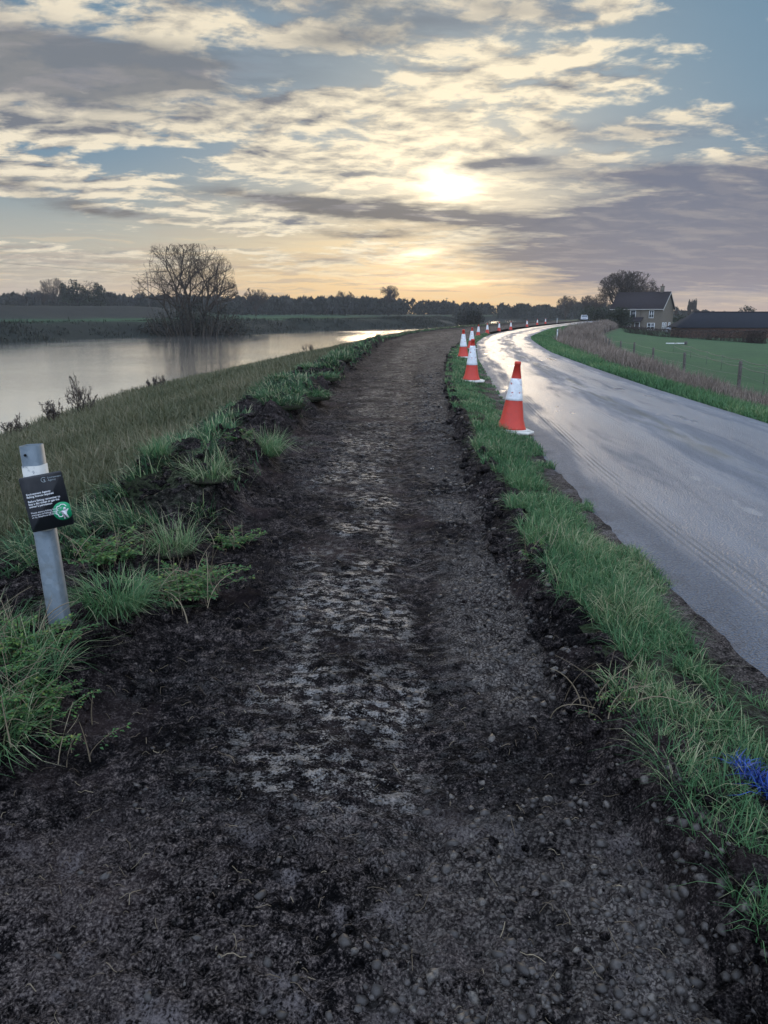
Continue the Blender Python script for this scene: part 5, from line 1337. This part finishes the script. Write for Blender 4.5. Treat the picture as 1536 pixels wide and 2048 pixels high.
def build_barns():
    d = 132; x0 = pw(1374, d)
    o = empty('barn', (x0, d+5, -2.5), R(-4)); tag(o, 'long low dark roofed barn with a red brick end behind the hedge', 'barn')
    L, D, E, T_ = 30, 9, 1.75, 4.35
    b = MB(); b.add([(.6, -D/2+.4, -.6), (L, -D/2+.4, -.6), (L, D/2-.4, -.6), (.6, D/2-.4, -.6), (.6, -D/2+.4, E), (L, -D/2+.4, E), (L, D/2-.4, E), (.6, D/2-.4, E)], [[0, 1, 5, 4], [1, 2, 6, 5], [2, 3, 7, 6], [3, 0, 4, 7]]); b.build('wall', M['redbrick'], o)
    b = MB(); b.add([(0, -D/2, E-.1), (L+.5, -D/2, E-.1), (L+.5, D/2, E-.1), (0, D/2, E-.1), (3.2, 0, T_), (L-3, 0, T_), (0, -D/2, E+.05), (L+.5, -D/2, E+.05), (L+.5, D/2, E+.05), (0, D/2, E+.05)], [[6, 7, 5, 4], [8, 9, 4, 5], [0, 1, 7, 6], [1, 2, 8, 7], [2, 3, 9, 8], [3, 0, 6, 9], [3, 2, 1, 0]], [[9, 6, 4], [7, 8, 5]]); b.build('roof', M['sheet'], o)
    b = MB(); b.tubes([np.array([(3.2, 0, T_+.03), (L-3, 0, T_+.03)])], [np.array([.1, .1])], 6); b.build('ridge', M['tiles'], o)
    d = 230; x0 = pw(1424, d)
    o = empty('bungalow', (x0, d, -2.5), R(-8)); tag(o, 'low grey roofed bungalow seen beyond the barn roof', 'house')
    b = MB(); W, D, E, T_ = 8, 6, 1.6, 3.35
    P = [(0, -D/2, -.6), (W, -D/2, -.6), (W, D/2, -.6), (0, D/2, -.6), (0, -D/2, E), (W, -D/2, E), (W, D/2, E), (0, D/2, E), (0, 0, T_-.1), (W, 0, T_-.1)]
    b.add(P, [[0, 1, 5, 4], [1, 2, 6, 5], [2, 3, 7, 6], [3, 0, 4, 7]], [[5, 6, 9], [7, 4, 8]]); b.build('wall', M['brick'], o)
    b = MB(); roof_gable(b, W, D, E, T_, .4); r_ = b.build('roof', M['sheet'], o)
    b = MB(); b.box((6.6, 0, T_+.15), (.5, .5, .9)); b.build('chimney', M['brick'], r_)
    b = MB(); 
    for k in range(2): window(o, 2+4*k, -D/2-.03, .7, 1.4, 1.0, 2, 1)
build_barns()
def build_hedge():
    A = np.array([(46.5, 147), (49.5, 138), (52.5, 124), (54, 113), (54.2, 108)], float)
    o = empty('hedge', (46.5, 147, gz(46.5, 147))); tag(o, 'long dark clipped hedge between the green field and the house', 'hedge')
    n = 15000; r = np.random.default_rng(17); s = r.random(n)*4
    x = np.interp(s, range(5), A[:, 0]); y = np.interp(s, range(5), A[:, 1]); w = 1.9
    hh = np.interp(s, range(5), [1.05, 1.2, 1.35, 1.55, 1.65])+.35*(fbm(s*9, s*0, 3, 141)-.5)
    zz = np.array(zat(x, y)); off = (r.random(n)-.5)*w; q = r.random(n)**.8
    edge = r.random(n) < .35; q = np.where(edge, 1+r.normal(0, .04, n), q)
    P = np.stack([x+off*.9, y+off*.35, zz+q*hh], 1)-np.array([46.5, 147, gz(46.5, 147)])
    v, t, ti = leaf_cards(P, .14*(.6+.9*r.random(n)), r.uniform(0, 6.28, n), r.normal(.4, .7, n), np.clip(r.normal(.4, .25, n), 0, 1))
    mesh_np('leaves', v, None, t, M['hedge'], o, False, {'tint': ti})
    m_ = 500; s = r.random(m_)*4; x = np.interp(s, range(5), A[:, 0]); y = np.interp(s, range(5), A[:, 1]); zz = np.array(zat(x, y)); hh = np.interp(s, range(5), [.95, 1.1, 1.25, 1.4, 1.5])
    b0 = np.stack([x, y, zz-.1], 1)+r.normal(0, .25, (m_, 3))*[1, .4, 0]; tp = b0+np.stack([r.normal(0, .3, m_), r.normal(0, .3, m_), hh], 1)
    Q = np.stack([b0, (b0+tp)/2+r.normal(0, .06, (m_, 3)), tp], 1)-np.array([46.5, 147, gz(46.5, 147)])
    tv, tq = tube_arrays(Q, np.repeat([[.03, .02, .012]], m_, 0), 4); mesh_np('branches', tv, tq, None, M['twig'], o, True)
build_hedge()
def build_car(x, y, z, rz, lab, paint, name='parked_car'):
    o = empty(name, (x, y, z), rz); tag(o, lab, 'car')
    # side profile (length along local y, front at -y), lofted across with tumblehome
    prof = [(-2.05, .35), (-2.08, .62), (-1.95, .80), (-1.15, .95), (-.45, 1.42), (.35, 1.50), (1.25, 1.44), (1.85, 1.02), (2.05, .92), (2.08, .45), (1.95, .30), (-1.9, .28)]
    n = len(prof); b = MB(); V = []
    for xx, sc in ((-.86, .96), (-.80, 1.0), (.80, 1.0), (.86, .96)):
        for py, pz in prof:
            tb = 1-.22*max(0, pz-.95)/.55; V.append((xx*tb if pz > .95 else xx, py*sc, .28+(pz-.28)*(1 if sc == 1 else .985)))
    q = [[k*n+i, k*n+(i+1) % n, (k+1)*n+(i+1) % n, (k+1)*n+i] for k in range(3) for i in range(n)]
    t = [[0, i+1, i] for i in range(1, n-1)]+[[3*n, 3*n+i, 3*n+i+1] for i in range(1, n-1)]
    b.add(V, q, t); b.build('body', paint, o)
    b = MB(); b.add([(-.66, -1.10, 1.0), (.66, -1.10, 1.0), (.58, -.50, 1.395), (-.58, -.50, 1.395)], [[0, 1, 2, 3]]); g_ = b.build('windscreen', M['glass'], o); g_.location = (0, -.035, .015)
    b = MB(); b.add([(-.6, 1.30, 1.40), (.6, 1.30, 1.40), (.66, 1.78, 1.09), (-.66, 1.78, 1.09)], [[0, 1, 2, 3]]); g_ = b.build('rear_window', M['glass'], o); g_.location = (0, .03, .02)
    for s in (-1, 1):
        b = MB(); b.add([(s*.835, -.95, 1.0), (s*.72, -.42, 1.36), (s*.70, 1.2, 1.38), (s*.80, 1.62, 1.05)], [[0, 1, 2, 3]]); w = b.build('side_window', M['glass'], o); w.location = (s*.03, 0, 0)
        b = MB(); b.box((s*.62, -2.05, .68), (.34, .10, .14), bev=.03); b.build('headlight', M['upvc'], o)
        for yy in (-1.3, 1.3):
            b = MB(); b.lathe([(.20, -.1), (.31, -.1), (.33, -.06), (.33, .06), (.31, .1), (.20, .1)], 18, cap=False); w = b.build('wheel', M['cone_base_dark'], o, True); w.location = (s*.78, yy, .33); w.rotation_euler = (0, R(90), 0)
            b = MB(); b.lathe([(.19, -.08), (.20, .0), (.06, .09)], 14); b.build('hub', M['wire'], w, True)
M['carpaint'] = m_plain('silver_car_paint', (.20, .21, .23), (.26, .27, .29), 3, .4, .4)
build_car(pw(1169, 186), 186, float(zroad(np.array(186.)))+.02, R(-14), 'white car on the road, half hidden by long grass left of the house', M['carpaint'])
build_car(pw(1354, 160), 160, -2.45, R(75), 'white car roof showing above the hedge right of the house', M['carpaint'])

# ------------------------------------------------------------------ the air
def haze():
    b = MB(); x0, x1, y0, y1, z0, z1 = -960, 960, -960, 960, -5, 26
    b.add([(x0, y0, z0), (x1, y0, z0), (x1, y1, z0), (x0, y1, z0), (x0, y0, z1), (x1, y0, z1), (x1, y1, z1), (x0, y1, z1)], [[3, 2, 1, 0], [4, 5, 6, 7], [0, 1, 5, 4], [1, 2, 6, 5], [2, 3, 7, 6], [3, 0, 4, 7]])
    m = bpy.data.materials.new('haze'); m.use_nodes = True; g = NT(m.node_tree)
    v = g.n('ShaderNodeVolumePrincipled'); v.inputs['Color'].default_value = (.88, .90, .95, 1); v.inputs['Density'].default_value = .00024; v.inputs['Anisotropy'].default_value = .2
    o = g.n('ShaderNodeOutputMaterial'); g.nt.links.new(v.outputs[0], o.inputs[1])
    tag(b.build('haze', m), kind='stuff')
haze()
